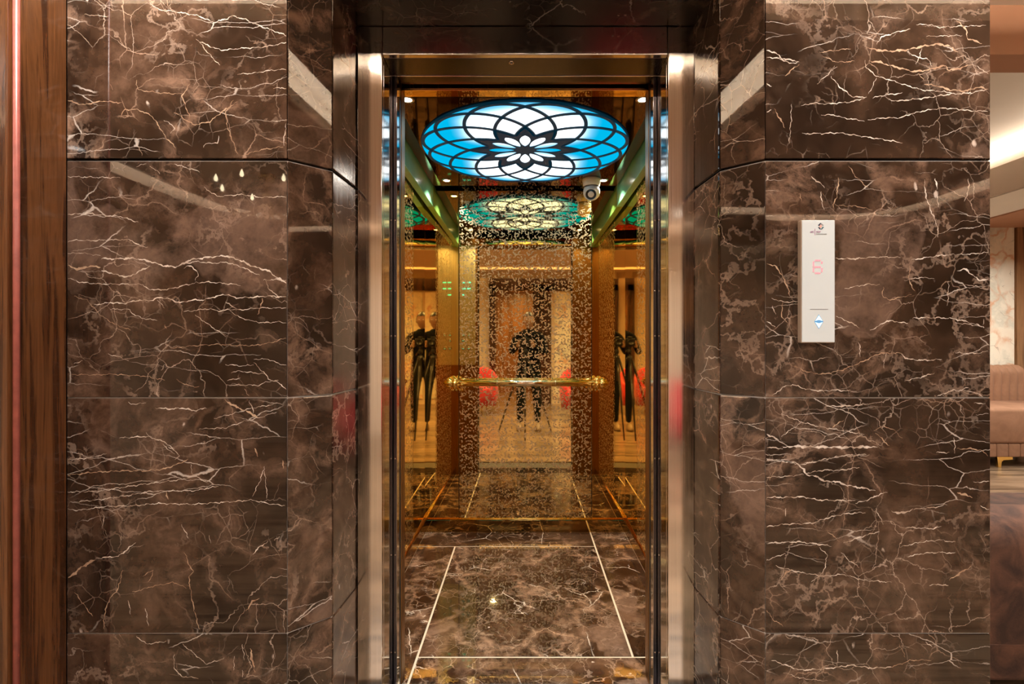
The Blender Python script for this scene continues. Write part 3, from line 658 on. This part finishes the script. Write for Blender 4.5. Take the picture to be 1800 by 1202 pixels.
for k in range(12):
    for i in range(10):
        a = 30*k + 3*i
        ph = (45+3*i) if i <= 5 else 45+30-3*i
        star.append((LC.x+LR*sm(ph)*1.01*math.cos(math.radians(a)), LC.y+LR*sm(ph)*1.01*math.sin(math.radians(a))))
holes = []
for k in range(12):
    a = math.radians(30*k); hp = []
    for i in range(24):
        q = i/24*2*math.pi; rr = .228+.132*math.cos(q); ww = .050*math.sin(q)*abs(math.sin(q))**.45*(1+.22*math.cos(q))
        hp.append((LC.x+LR*(rr*math.cos(a)-ww*math.sin(a)), LC.y+LR*(rr*math.sin(a)+ww*math.cos(a))))
    holes.append(hp)
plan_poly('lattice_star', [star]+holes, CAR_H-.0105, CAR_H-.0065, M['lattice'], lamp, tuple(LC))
ring_o = [(LC.x+(LR+.002)*math.cos(2*math.pi*i/N), LC.y+(LR+.006)*math.sin(2*math.pi*i/N)) for i in range(N)]
ring_i = [(LC.x+(LR-.002)*math.cos(2*math.pi*i/N), LC.y+(LR-.004)*math.sin(2*math.pi*i/N)) for i in range(N)]
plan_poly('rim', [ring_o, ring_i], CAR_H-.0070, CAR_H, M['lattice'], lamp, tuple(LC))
# car spots
CNM = ['front left', 'front right', 'back left', 'back right beside the security camera']
for (x, y), nm in zip(CAR_DOWN, CNM):
    e = tag(empty('spotlight', (x, y, CAR_H)), 'tiny recessed spotlight in the lift car ceiling, '+nm, 'spotlight', 'recessed spotlights of the lift car')
    lathe('bezel', [(.020, -.004), (.027, -.003), (.029, 0), (.018, 0), (.018, -.003), (.020, -.004)], M['steel'], e, (x, y, CAR_H), seg=24, cap=False)
    lathe('bulb', [(.0001, -.0035), (.010, -.003), (.0185, -.0005)], M['carglow'], e, (x, y, CAR_H), seg=20)
# security camera
sx, sy = .392, 2.985
se = tag(empty('security_camera', (sx, sy, CAR_H)), 'white turret security camera under the lift car ceiling', 'camera')
lathe('base', [(.0001, 0), (.054, 0), (.054, -.012), (.051, -.030), (.047, -.044), (.0001, -.044)], M['white'], se, (sx, sy, CAR_H), seg=32)
lathe('collar', [(.0001, -.044), (.047, -.044), (.047, -.047), (.0001, -.047)], M['black'], se, (sx, sy, CAR_H), seg=32)
bc = Vector((sx, sy, CAR_H-.074))
bl = lathe('ball', [(.0001, .040)]+[(.050*math.sin(math.pi*i/16), .050*math.cos(math.pi*i/16)) for i in range(4, 16)]+[(.0001, -.050)], M['white'], se, tuple(bc), seg=32)
dirv = Vector((-.18, -.80, -.52)).normalized(); q = dirv.to_track_quat('Z', 'Y').to_euler()
lathe('lens_bezel', [(.034, .030), (.037, .048), (.034, .052), (.031, .050), (.031, .044)], M['white'], bl, tuple(bc), q, 32, cap=False)
lathe('lens_window', [(.0001, .046), (.031, .0465), (.032, .040)], M['lens'], bl, tuple(bc), q, 28)
lathe('lens', [(.0001, .0495), (.008, .049), (.012, .0475), (.0125, .044)], M['black'], bl, tuple(bc), q, 20)

# ================================================================== call panel
cpx0, cpx1 = (1409-923)/690, (1468.5-923)/690
cpz1, cpz0 = CH+(600-385)/690, CH+(600-601.5)/690
PD = 1.29-.020
k_ = PD/W0
cpx0, cpx1 = cpx0*k_, cpx1*k_; cpz0, cpz1 = CH+(cpz0-CH)*k_, CH+(cpz1-CH)*k_
call = tag(empty('call_panel', ((cpx0+cpx1)/2, W0, cpz0)), 'slim white lift call panel with lit digit and arrows on the right marble pier', 'call panel')
def cq(px): return (px-923)*PD/890
def cz(py): return CH+(600-py)*PD/890
box('body', cpx0, cpx1, PD+.0025, W0, cpz0, cpz1, M['paneledge'], call, .0022)
box('face', cpx0+.0012, cpx1-.0012, PD, PD+.0026, cpz0+.0012, cpz1-.0012, M['panelwhite'], call, .0012, 3)
yf = PD-.0003
def flat(name, pts, mat, parent, y=None, th=.0003):
    y = yf if y is None else y; bm = bmesh.new(); c = [sum(p[i] for p in pts)/len(pts) for i in (0, 1)]
    lo = [bm.verts.new((p[0]-c[0], 0, p[1]-c[1])) for p in pts]; hi = [bm.verts.new((p[0]-c[0], th, p[1]-c[1])) for p in pts]
    bm.faces.new(lo); bm.faces.new(hi[::-1])
    for i in range(len(pts)): bm.faces.new((lo[i], lo[(i+1) % len(pts)], hi[(i+1) % len(pts)], hi[i]))
    return link(name, bm_mesh(bm, name), mat, parent, (c[0], y, c[1]))
def fpx(name, pts, mat, parent, y=None): return flat(name, [(cq(a), cz(b)) for a, b in pts], mat, parent, y)
# logo: four dark corners round a peach centre
lg = empty('logo', (cq(1442.5), PD, cz(397))); lg.parent = call; lg.location = Vector((cq(1442.5), PD, cz(397))) - wloc(call)
fpx('mark', [(1437.5, 395), (1442, 390.5), (1443.2, 391.8), (1440.2, 396.2)], M['ink_n'], lg)
fpx('mark', [(1443.2, 391), (1448, 395), (1446.5, 396), (1443, 393.2)], M['ink_g'], lg)
fpx('mark', [(1448.5, 398), (1444, 402.8), (1443, 401.5), (1446, 397.6)], M['ink_t'], lg)
fpx('mark', [(1442.4, 402.8), (1437.8, 398.8), (1439.5, 398.0), (1442.4, 400.6)], M['ink_n'], lg)
fpx('mark', [(1439.6, 397), (1442.4, 393.4), (1445.4, 396.8), (1442.4, 400.0)], M['ink_o'], lg)
text('lettering', 'uni', .0088, M['ink_p'], lg, (cq(1427.4), yf, cz(408.0)), sx=.82)
text('lettering', 'nor', .0088, M['ink_p'], lg, (cq(1438.6), yf, cz(408.0)), sx=.92)
fpx('stroke', [(1432.1, 401), (1432.9, 401), (1432.9, 412.3), (1432.1, 412.3)], M['ink_p'], lg)
text('lettering', 'ELEVATORS', .0030, M['ink_g'], lg, (cq(1443.9), yf, cz(410.9)), sx=1.72)
# digit 6 as lit segments
dg6 = empty('digit', (cq(1437), PD, cz(468))); dg6.parent = call; dg6.location = Vector((cq(1437), PD, cz(468)))-wloc(call)
xl, xr, yt, ym, yb, t_ = 1430.0, 1444.6, 456.8, 468.3, 479.0, 1.35
for seg in ([(xl+2.4, yt-t_), (xr-2.4, yt-t_), (xr-2.4, yt+t_), (xl+2.4, yt+t_)], [(xl+2, ym-t_), (xr-2, ym-t_), (xr-2, ym+t_), (xl+2, ym+t_)],
            [(xl+2.4, yb-t_), (xr-2.4, yb-t_), (xr-2.4, yb+t_), (xl+2.4, yb+t_)], [(xl-t_, yt+1.8), (xl+t_, yt+1.8), (xl+t_, ym-.6), (xl-t_, ym-.6)],
            [(xl-t_, ym+1), (xl+t_, ym+1), (xl+t_, yb-1.8), (xl-t_, yb-1.8)], [(xr-t_, ym+1.6), (xr+t_, ym+1.6), (xr+t_, yb-1.8), (xr-t_, yb-1.8)],
            [(xr-t_, yt+1.8), (xr+t_, yt+1.8), (xr+t_, yt+5.6), (xr-t_, yt+5.6)]):
    fpx('segment', seg, M['digit'], dg6)
fpx('divider', [(1424, 541.9), (1455.5, 541.9), (1455.5, 542.9), (1424, 542.9)], M['ink_g'], call)
fpx('button_glow', [(1439.3, 551.6), (1447.2, 564), (1439.3, 577), (1431.4, 564)], M['arrowglow'], call, PD-.0002)
fpx('up_arrow', [(1439.3, 553.2), (1445.6, 562.9), (1439.3, 561.0), (1433, 562.9)], M['arrow'], call, PD-.0006)
fpx('down_arrow', [(1433, 565.2), (1439.3, 567.2), (1445.6, 565.2), (1439.3, 575.4)], M['arrow'], call, PD-.0006)

# ================================================================== wood pilaster at left
wp = struct(empty('trim_1', (-1.3, 1.2, 0)), 'glossy walnut door casing at the left edge of the marble', 'casing')
box('side_board', -1.60, -1.168, 1.170, 1.2895, 0, CH+1.34, M['wood'], wp, .001)
tube('edge_band', [(-1.1690, 1.1635, 0), (-1.1690, 1.1635, CH+1.34)], .0066, M['pink'], wp, 12, loc=(-1.169, 1.1635, 1.2))
box('front_board', -1.62, -1.178, 1.150, 1.1690, 0, CH+1.34, M['wood'], wp, .002)

# ================================================================== lobby shell
SH = CH+1.34; TOP = CH+1.75
X0, X1, Y0, Y1 = -3.9, 6.6, -3.4, 5.72
fl = struct(box('floor', X0-.1, X1+.1, Y0-2.4, Y1+.1, -.12, -.012, M['joint']), 'wood-look floor of the lobby', 'floor')
tw, tl = .6, 1.2
nx = int((X1-X0)/tl)+1; ny = int((Y1-Y0)/tw)+1
proto = None; cnt = 0
for j in range(-4, ny):
    for i in range(-1, nx):
        x0 = X0+i*tl+(j % 2)*tl/2; y0 = Y0+j*tw
        x0c, x1c = max(x0, X0), min(x0+tl, X1); y1c = min(y0+tw, Y1)
        if x1c-x0c < .05 or y1c-y0 < .05: continue
        yy1 = y1c
        if x0c < 1.19 and y0 < 3.6 and yy1 > 1.28:           # keep clear of the lift core
            if y0 < 1.28-.05 : yy1 = 1.28
            elif x1c > 1.24: x0c = 1.19
            else: continue
        o = box('tile', x0c+.001, x1c-.001, y0+.001, yy1-.001, -.012, 0, M['ftile'], fl, .0008, 1)
        cnt += 1
struct(box('ceiling', X0-.1, X1+.1, Y0-2.4, Y1+.1, TOP, TOP+.08, M['ceil']), 'white upper ceiling of the lobby', 'ceiling')
def rrect(x0, x1, y0, y1, r, n=10):
    pts = []
    for cx, cy, a0 in ((x1-r, y1-r, 0), (x0+r, y1-r, 90), (x0+r, y0+r, 180), (x1-r, y0+r, 270)):
        for i in range(n+1):
            a = math.radians(a0+90*i/n); pts.append((cx+r*math.cos(a), cy+r*math.sin(a)))
    return pts
TX0, TX1, TY0, TY1 = -3.0, 3.8, -2.75, .47
GW = .26
t1 = struct(plan_poly('ceiling_border', [[(X0, Y0), (X1, Y0), (X1, 1.285), (X0, 1.285)], rrect(TX0-GW, TX1+GW, TY0-GW, TY1+GW, .85)], SH, SH+.10, M['soffit']),
            'dropped ceiling border around the glowing cove', 'ceiling')
t2 = struct(plan_poly('ceiling_raft', [rrect(TX0, TX1, TY0, TY1, .55)], SH, SH+.07, M['soffit']), 'floating ceiling raft with rounded corners', 'ceiling')
struct(plan_poly('ceiling_cove', [rrect(TX0-.9, TX1+.9, TY0-.6, 1.28, .3)], SH+.22, SH+.24, M['ceil']), 'pale ceiling of the lit cove', 'ceiling')
bm = bmesh.new()
rr_ = rrect(TX0+.062, TX1-.062, TY0+.062, TY1-.062, .49); inner = rrect(TX0+.072, TX1-.072, TY0+.072, TY1-.072, .48); n_ = len(rr_)
va = [bm.verts.new((x, y, .030)) for x, y in rr_]; vb = [bm.verts.new((x, y, .030)) for x, y in inner]
vc = [bm.verts.new((x, y, -.006)) for x, y in rr_]; vd = [bm.verts.new((x, y, -.006)) for x, y in inner]
for i in range(n_):
    j = (i+1) % n_
    bm.faces.new((va[i], va[j], vb[j], vb[i])); bm.faces.new((vb[i], vb[j], vd[j], vd[i])); bm.faces.new((va[i], vc[i], vc[j], va[j])); bm.faces.new((vc[i], vd[i], vd[j], vc[j]))
tag(link('led_strip', bm_mesh(bm, 'led_strip'), M['led'], t2, (0, 0, SH+.078)))
# lounge side: front bay ceiling, tan beam, side soffit with its own strip
struct(box('ceiling_bay', 1.19, X1, 1.29, 2.36, CH+1.57, CH+1.60, M['ceil']), 'pale lower ceiling above the brown velvet sofa', 'ceiling')
struct(box('ceiling_beam', 1.19, X1, 2.36, 2.52, SH, CH+1.75, M['tan']), 'tan ceiling beam over the lounge', 'ceiling')
b_ = struct(box('ceiling_soffit', 4.2, X1, 2.52, Y1, CH+1.31, CH+1.56, M['soffit']), 'dropped ceiling strip over the tan sofa', 'ceiling')
box('soffit_lining', 4.22, 4.86, 2.53, Y1-.01, CH+1.300, CH+1.3101, M['ceil'], b_)
box('soffit_lining', 4.86, X1-.01, 2.53, Y1-.01, CH+1.285, CH+1.3101, M['tan'], b_)
box('led_strip', 4.32, 4.345, 2.6, Y1-.1, CH+1.56, CH+1.567, M['led'], b_)
# walls
struct(box('wall_far', 1.0, X1, Y1, Y1+.1, 0, TOP, M['cream']), 'cream far wall of the lounge', 'wall')
struct(box('wall_lounge', X1, X1+.1, Y0, Y1, 0, TOP, M['cream']), 'cream side wall of the lounge', 'wall')
struct(box('wall_side', X0-.1, X0, Y0, 1.29, 0, TOP, M['cream']), 'cream side wall of the lobby', 'wall')
struct(box('wall_front', X0, -1.2, 1.292, 1.36, 0, TOP, M['cream']), 'cream wall beside the walnut casing', 'wall')
struct(box('wall_core', -1.2, 1.166, 3.42, 3.55, 0, TOP, M['cream']), 'cream rear wall of the lift shaft', 'wall')
PX0, PX1, PT = -.66, .47, CH+1.10
wb = struct(plan_poly('wall_back', [[(X0, Y0-.12), (PX0, Y0-.12), (PX0, Y0), (X0, Y0)]], 0, TOP, M['cream']), 'cream wall behind the viewer with a dark doorway', 'wall')
box('wall_section', PX1, X1, Y0-.12, Y0, 0, TOP, M['cream'], wb)
box('wall_section', PX0, PX1, Y0-.12, Y0, PT, TOP, M['cream'], wb)
dr = struct(empty('door_2', ((PX0+PX1)/2, Y0, 0)), 'dark wood doorway behind the viewer', 'door')
for xa, xb in ((PX0-.03, PX0+.10), (PX1-.32, PX1+.03)): box('jamb', xa, xb, Y0-.14, Y0+.03, 0, PT+.0, M['darkwood'], dr, .004)
box('header', PX0-.03, PX1+.5, Y0-.14, Y0+.03, PT-.12, PT+.12, M['darkwood'], dr, .004)
struct(box('wall_corridor', -1.6, 1.6, Y0-2.3, Y0-2.2, 0, TOP, M['wood2']), 'oak clad end wall of the corridor', 'wall')
for s in (-1, 1): struct(box('wall_corridor', s*1.55, s*1.6, Y0-2.2, Y0-.12, 0, TOP, M['cream']), 'cream side wall of the corridor', 'wall')
area('corridor_lamp', (-.1, Y0-1.1, SH), .3, 50, (1, .7, .42))
op = struct(box('trim_2', .56, 1.35, Y0, Y0+.02, .1, CH+.95, M['onyx'], None, .003), 'pale onyx wall panel beside the dark doorway', 'panel')
# onyx slab and oak panelling on the far wall
struct(box('trim_3', 2.6, 5.50, Y1-.03, Y1, 0, CH+1.31, M['onyx'], None, .003), 'cream and orange onyx slab behind the tan sofa', 'panel')
struct(box('trim_4', 5.515, X1, Y1-.05, Y1, 0, CH+1.30, M['wood2'], None, .003), 'oak wall panel to the right of the onyx slab', 'panel')

# downlight fixtures; those on the raft and in the lounge are added fill
DN = ['in front of the left marble pier, by the walnut casing', 'in front of the left marble pier, near the doorway', 'in front of the right marble pier, near the doorway', 'in front of the right marble pier, by its outer edge',
      'at the front corner of the ceiling raft, on the chandelier side, added fill', 'on the ceiling raft behind the chandelier, added fill', 'on the ceiling raft, left of the tripod, added fill', 'on the ceiling raft, right of the tripod, added fill', 'on the ceiling raft before the onyx panel, added fill', 'at the front corner of the ceiling raft, on the lounge side, added fill',
      'over the brown velvet sofa, added fill', 'in the bay beyond the brown velvet sofa, added fill', 'over the tan sofa, nearer one, added fill', 'over the tan sofa, farther one, added fill']
for i, ((x, y), nm) in enumerate(zip(DOWN, DN)):
    zz = CH + (1.57 if i in (10, 11) else 1.285 if i > 11 else 1.34)
    e = tag(empty('downlight', (x, y, zz)), 'round white recessed downlight '+nm, 'downlight', 'recessed downlights of the lobby')
    lathe('bezel', [(.047, -.004), (.056, -.004), (.060, 0), (.046, 0), (.047, -.004)], M['white'], e, (x, y, zz), seg=24, cap=False)
    lathe('bulb', [(.0001, -.003), (.03, -.0025), (.0465, -.0005)], M['lampglow'], e, (x, y, zz), seg=20)

# ================================================================== sofas
def sofa(name, label, x0, x1, yfront, yback, seat_h, back_h, base_h, mat, facing=-1, pitch=.085, legmat='brass'):
    e = tag(empty(name, ((x0+x1)/2, (yfront+yback)/2, 0)), label, 'sofa')
    f = facing                                   # -1: seat faces -Y
    ys = yfront; yb = yback
    d = 1 if yb > ys else -1
    box('seat', x0, x1, min(ys, yb-d*.18), max(ys, yb-d*.18), base_h+.13, seat_h, mat, e, .035, 4, True)
    fr = box('frame', x0+.01, x1-.01, min(ys+d*.03, yb), max(ys+d*.03, yb), base_h, base_h+.135, mat, e, .012, 2)
    n = int((x1-x0)/.11)
    for i in range(n):                            # padded channels on the front of the frame
        a = x0+.012+(x1-x0-.024)*i/n; b = x0+.012+(x1-x0-.024)*(i+1)/n
        box('channel', a+.001, b-.001, ys+d*.012, ys+d*.040, base_h+.004, base_h+.13, mat, fr, .012, 3, True)
    n = int((x1-x0)/pitch)
    prof = []
    for i in range(9):
        prof.append((0, seat_h-.04+(back_h-.11-seat_h+.04)*i/8))
    R_ = .11
    for i in range(1, 13):
        a = math.pi*i/12; prof.append((R_*(1-math.cos(a)), back_h-.11+R_*math.sin(a)))
    prof.append((2*R_, base_h+.05))
    bk = box('back_frame', x0+.01, x1-.01, min(yb-d*.19, yb-d*.03), max(yb-d*.19, yb-d*.03), base_h+.05, back_h-.05, mat, e, .03, 3, True)
    bm = bmesh.new(); cols = 7; W = (x1-x0)/n
    rows = []
    for c in range(cols+1):
        u = c/cols; bul = .016*math.sin(math.pi*u)**.6
        col = []
        for i, (py, pz) in enumerate(prof):
            # outward normal of the roll profile
            if i < 9: ny_, nz_ = -1, 0
            elif i < len(prof)-1:
                a = math.pi*(i-8)/12; ny_, nz_ = -math.cos(a), math.sin(a)
            else: ny_, nz_ = 1, 0
            col.append(bm.verts.new((-W/2+W*u, d*(py+ny_*(bul-.016)), pz+nz_*(bul-.016))))
        rows.append(col)
    for a, b in zip(rows, rows[1:]):
        for i in range(len(prof)-1): bm.faces.new((a[i], b[i], b[i+1], a[i+1]))
    me = bm_mesh(bm, 'back_channel'); me.materials.append(mat)
    for i in range(n):
        o = link('back_channel', me, mat, bk, (x0+W*(i+.5), yb-d*.22, 0), smooth=True)
    nl = [x0+.15, 4.545, x1-.15] if x1 > 4 else [x0+.12, x1-.12]
    for lx in nl:
        for ly in (ys+d*.06, yb-d*.10):
            lo = empty('leg', (lx, ly, 0))
            bm = bmesh.new()
            pts = [(-.050, 0), (-.024, 0), (-.018, .055), (.0, .068), (.085, .074), (.085, base_h), (-.062, base_h)]
            a_ = [bm.verts.new((px, -.012, pz)) for px, pz in pts]; b2 = [bm.verts.new((px, .012, pz)) for px, pz in pts]
            bm.faces.new(a_); bm.faces.new(b2[::-1])
            for i in range(len(pts)): bm.faces.new((a_[i], a_[(i+1) % len(pts)], b2[(i+1) % len(pts)], b2[i]))
            bpy.data.objects.remove(lo)
            link('leg', bm_mesh(bm, 'leg'), M[legmat], e, (lx, ly, 0))
    return e
sofa('sofa', 'tan velvet channel-tufted sofa with gold legs before the onyx wall', 3.2, 5.36, 4.76, 5.62, .565, .945, .10, M['sofa'])
s2 = sofa('sofa', 'dark brown crushed velvet sofa seen from behind at the right edge', 1.24, 3.0, 2.62, 1.70, .42, .605, .05, M['velvet'], pitch=.60)

# ================================================================== things behind the viewer, seen in the mirrors
def tub_chair(x, y, label, rz):
    e = tag(empty('armchair', (x, y, 0)), label, 'chair', 'red velvet tub chairs'); e.rotation_euler = (0, 0, rz)
    bm = bmesh.new(); ring = []
    for k in range(25):
        a = math.radians(-20+220*k/24); h = .50+.26*math.sin(math.radians(180*k/24))**1.5
        col = []
        for r, z in ((.34, .14), (.37, .30), (.37, h-.03), (.345, h), (.31, h-.02), (.29, .36), (.29, .16)):
            col.append(bm.verts.new((r*math.cos(a), -r*math.sin(a), z)))
        ring.append(col)
    for a, b in zip(ring, ring[1:]):
        for i in range(7): bm.faces.new((a[i], a[(i+1) % 7], b[(i+1) % 7], b[i]))
    bm.faces.new(ring[0]); bm.faces.new(ring[-1])
    me = bm_mesh(bm, 'shell'); me.materials.append(M['red']); o = link('shell', me, None, e, smooth=True); o.location = (0, 0, 0)
    o = lathe('seat', [(.0001, .44), (.22, .44), (.275, .42), (.285, .38), (.28, .16), (.0001, .15)], M['red'], e, seg=32); o.location = (0, 0.02, 0)
    for k in range(4):
        a = math.radians(45+90*k); o = lathe('leg', [(.018, .16), (.011, 0)], M['brass'], e, seg=10); o.location = (.2*math.cos(a), .2*math.sin(a), 0)
    return e
tub_chair(-.82, -2.15, 'red velvet tub chair to the left of the dark doorway', .2)
tub_chair(.92, -1.75, 'red velvet tub chair in front of the pale onyx panel', -.35)
tub_chair(1.95, -2.5, 'red velvet tub chair between the onyx panel and the lounge', -.5)
# chandelier
cx, cy = -2.08, -1.5
cz_ = CH+1.10
CT_ = SH
chd = tag(empty('chandelier', (cx, cy, SH)), 'brass chandelier with lit candle bulbs in the ceiling cove', 'chandelier')
lathe('canopy', [(.0001, 0), (.07, 0), (.06, -.03), (.012, -.05), (.0001, -.05)], M['brass'], chd, (cx, cy, SH), seg=24)
tube('chain', [(cx, cy, SH-.05), (cx, cy, cz_+.10)], .006, M['brass'], chd, 8, loc=(cx, cy, SH))
hb = lathe('hub', [(.0001, .14), (.02, .13), (.035, .08), (.02, .04), (.05, 0), (.06, -.04), (.03, -.08), (.015, -.12), (.0001, -.14)], M['brass'], chd, (cx, cy, cz_), seg=24)
for k in range(8):
    a = 2*math.pi*k/8; ca, sa = math.cos(a), math.sin(a)
    pts = []
    for i in range(11):
        u = i/10; r = .04+.32*u; z = cz_-.02-.10*math.sin(math.pi*u*.95)+.07*u*u
        pts.append((cx+r*ca, cy+r*sa, z))
    tube('arm', pts, .008, M['brass'], chd, 8, loc=(cx, cy, cz_))
    ex, ey, ez = pts[-1]
    cu_ = lathe('candle_cup', [(.0001, 0), (.012, 0), (.034, .014), (.032, .018), (.012, .016), (.012, .075), (.0001, .075)], M['white'], chd, (ex, ey, ez), seg=16)
    lathe('bulb', [(.006, .075), (.014, .092), (.011, .112), (.0015, .135)], M['candle'], cu_, (ex, ey, ez), seg=12)
    lathe('crystal', [(.0008, 0), (.010, -.02), (.006, -.045), (.0005, -.06)], M['rail'], chd, (ex, ey, ez), seg=6, smooth=False)

# photographer's camera on a tripod (seen only in the mirrors)
cb = tag(empty('photo_camera', (0, -.10, CH)), 'black camera on the tripod, reflected in the gold back panel', 'camera')
bd = box('body', -.068, .068, -.155, -.085, CH-.052, CH+.045, M['black'], cb, .010, 3)
box('viewfinder', -.026, .026, -.15, -.095, CH+.045, CH+.068, M['black'], cb, .006)
ln = lathe('lens_barrel', [(.0001, 0), (.034, 0), (.036, .02), (.033, .024), (.036, .028), (.038, .07), (.034, .07), (.033, .064), (.0001, .060)], M['black'], cb, (0, -.088, CH), (-math.pi/2, 0, 0), 28)
lathe('front_glass', [(.0001, .062), (.018, .0625), (.031, .0605)], M['lens'], ln, (0, -.088, CH), (-math.pi/2, 0, 0), 24)
tp = tag(empty('tripod', (0, -.12, 0)), 'black tripod under the camera, reflected in the mirrors', 'tripod')
lathe('head', [(.0001, .055), (.03, .055), (.03, .045), (.016, .04), (.020, .01), (.028, -.01), (.022, -.04), (.0001, -.04)], M['black'], tp, (0, -.12, CH-.108), seg=20)
tube('column', [(0, -.12, CH-.14), (0, -.12, CH-.50)], .014, M['black'], tp, 12, loc=(0, -.12, CH-.2))
lathe('spider', [(.0001, .03), (.034, .028), (.038, -.02), (.0001, -.03)], M['black'], tp, (0, -.12, CH-.20), seg=18)
for a in (90, 210, 330):
    ca, sa = math.cos(math.radians(a)), math.sin(math.radians(a))
    tube('leg', [(.03*ca, -.12+.03*sa, CH-.20), (.22*ca, -.12+.22*sa, .5), (.40*ca, -.12+.40*sa, .012)], [.016, .013, .009], M['black'], tp, 10, loc=(0, -.12, CH-.2))
tube('pan_handle', [(.02, -.13, CH-.10), (.09, -.30, CH-.17)], [.006, .010], M['black'], tp, 8, loc=(0, -.12, CH-.1))

# photographer
px, py = .05, -.56
per = tag(empty('person', (px, py, 0)), 'person in black behind the tripod, reflected in the mirrors', 'person')
verts, edges, rad = [], [], []
def V(p, r, parent=None):
    verts.append(p); rad.append(r if isinstance(r, tuple) else (r, r))
    if parent is not None: edges.append((parent, len(verts)-1))
    return len(verts)-1
pel = V((0, 0, .84), (.155, .105)); sp = V((0, .005, 1.00), (.145, .10), pel); chs = V((0, .0, 1.17), (.165, .115), sp); nb = V((0, .005, 1.30), (.085, .07), chs); nk = V((0, .03, 1.37), .053, nb)
for s in (-1, 1):
    sh = V((s*.165, 0, 1.265), .062, nb); el = V((s*.235, .13, 1.05), .047, sh)
    hx = (-.05+.085) if s > 0 else (-.05-.070)
    wr_ = V((hx+s*.03, .37, CH-.06), .032, el)
    hp_ = V((s*.09, 0, .78), .092, pel); kn = V((s*.11, .03, .45), .062, hp_); an = V((s*.12, -.01, .09), .042, kn)
me = bpy.data.meshes.new('body'); me.from_pydata(verts, edges, [])
body = link('body', me, M['cloth'], per, (px, py, 0))
body.modifiers.new('s', 'SKIN')
for sv, r in zip(me.skin_vertices[0].data, rad): sv.radius = r
me.skin_vertices[0].data[0].use_root = True
body.modifiers.new('d', 'SUBSURF').levels = 2
body.modifiers['d'].render_levels = 2; body.modifiers['s'].use_smooth_shade = True
dgp = bpy.context.evaluated_depsgraph_get(); me2 = bpy.data.meshes.new_from_object(body.evaluated_get(dgp)); body.modifiers.clear(); body.data = me2
me2.materials.clear(); me2.materials.append(M['cloth']); me2.materials.append(M['jeans'])
for f in me2.polygons:
    f.use_smooth = True
    if f.center.z < .80: f.material_index = 1
for s in (-1, 1):                                  # hands: palm plus five fingers in one skinned mesh
    verts, edges, rad = [], [], []
    hx = (-.05+.085) if s > 0 else (-.05-.070)
    w0 = V((hx+s*.03, .365, CH-.06), .026); pm = V((hx+s*.012, .405, CH-.03), (.030, .018), w0)
    for k in range(4):
        b0 = V((hx+s*.006, .430, CH+.012-.021*k), .0095, pm); b1 = V((hx+s*.004, .458-.004*abs(k-1), CH+.014-.021*k), .0088, b0); V((hx-s*.014, .474-.005*abs(k-1), CH+.012-.020*k), .0078, b1)
    b0 = V((hx-s*.012, .400, CH+.008), .0105, pm); V((hx-s*.034, .408, CH+.028), .009, b0)
    m3 = bpy.data.meshes.new('hand'); m3.from_pydata(verts, edges, [])
    ho = link('hand', m3, M['skin'], per, (px, py, 0)); ho.modifiers.new('s', 'SKIN')
    for sv, r in zip(m3.skin_vertices[0].data, rad): sv.radius = r
    m3.skin_vertices[0].data[0].use_root = True; ho.modifiers.new('d', 'SUBSURF').levels = 1
    # shoe
    bm = bmesh.new(); bmesh.ops.create_uvsphere(bm, u_segments=16, v_segments=10, radius=1)
    for v in bm.verts:
        v.co.x *= .045*(1+.12*v.co.y); v.co.y *= .135; v.co.z = max(v.co.z, -.35)*.075*(1-.35*max(v.co.y/.135, 0))
    link('shoe', bm_mesh(bm, 'shoe'), M['shoe'], per, (px+s*.125, py+.055, .028), smooth=True)
bm = bmesh.new(); bmesh.ops.create_uvsphere(bm, u_segments=28, v_segments=20, radius=1)
for v in bm.verts:
    x, y, z = v.co; jaw = 1-.28*max(-z, 0)
    v.co = Vector((x*.074*jaw, y*.092*(1-.12*max(-z, 0))+.008*max(-z, 0), z*.112))
    if y > .75: 
        if abs(x) < .16 and -.30 < z < .12: v.co.y += .018*(1-abs(x)/.16)     # nose
        if .12 < abs(x) < .5 and .02 < z < .22: v.co.y -= .006               # eye sockets
for s in (-1, 1):
    bmesh.ops.create_icosphere(bm, subdivisions=1, radius=.5, matrix=Matrix.Translation((s*.074, 0, -.005)) @ Matrix.Diagonal((.018, .036, .058, 1)))
hdx = link('head', bm_mesh(bm, 'head'), M['skin'], per, (px, py+.045, 1.475), smooth=True)
for s in (-1, 1): lathe('eye', [(.0001, .009), (.006, .007), (.009, 0), (.0001, -.009)], M['white'], hdx, (px+s*.026, py+.121, 1.487), (-math.pi/2, 0, 0), 12)
box('mouth', px-.02, px+.02, py+.118, py+.128, 1.423, 1.431, simple('lips', (.26, .09, .07), .5), hdx, .003)
bm = bmesh.new(); bmesh.ops.create_uvsphere(bm, u_segments=28, v_segments=18, radius=1)
bmesh.ops.delete(bm, geom=[v for v in bm.verts if v.co.z < -.25 or (v.co.y > .35 and v.co.z < .45)], context='VERTS')
for v in bm.verts: v.co = Vector((v.co.x*.082, v.co.y*.100, v.co.z*.122))
link('hair', bm_mesh(bm, 'hair'), M['hair'], hdx, (px, py+.042, 1.478), smooth=True)
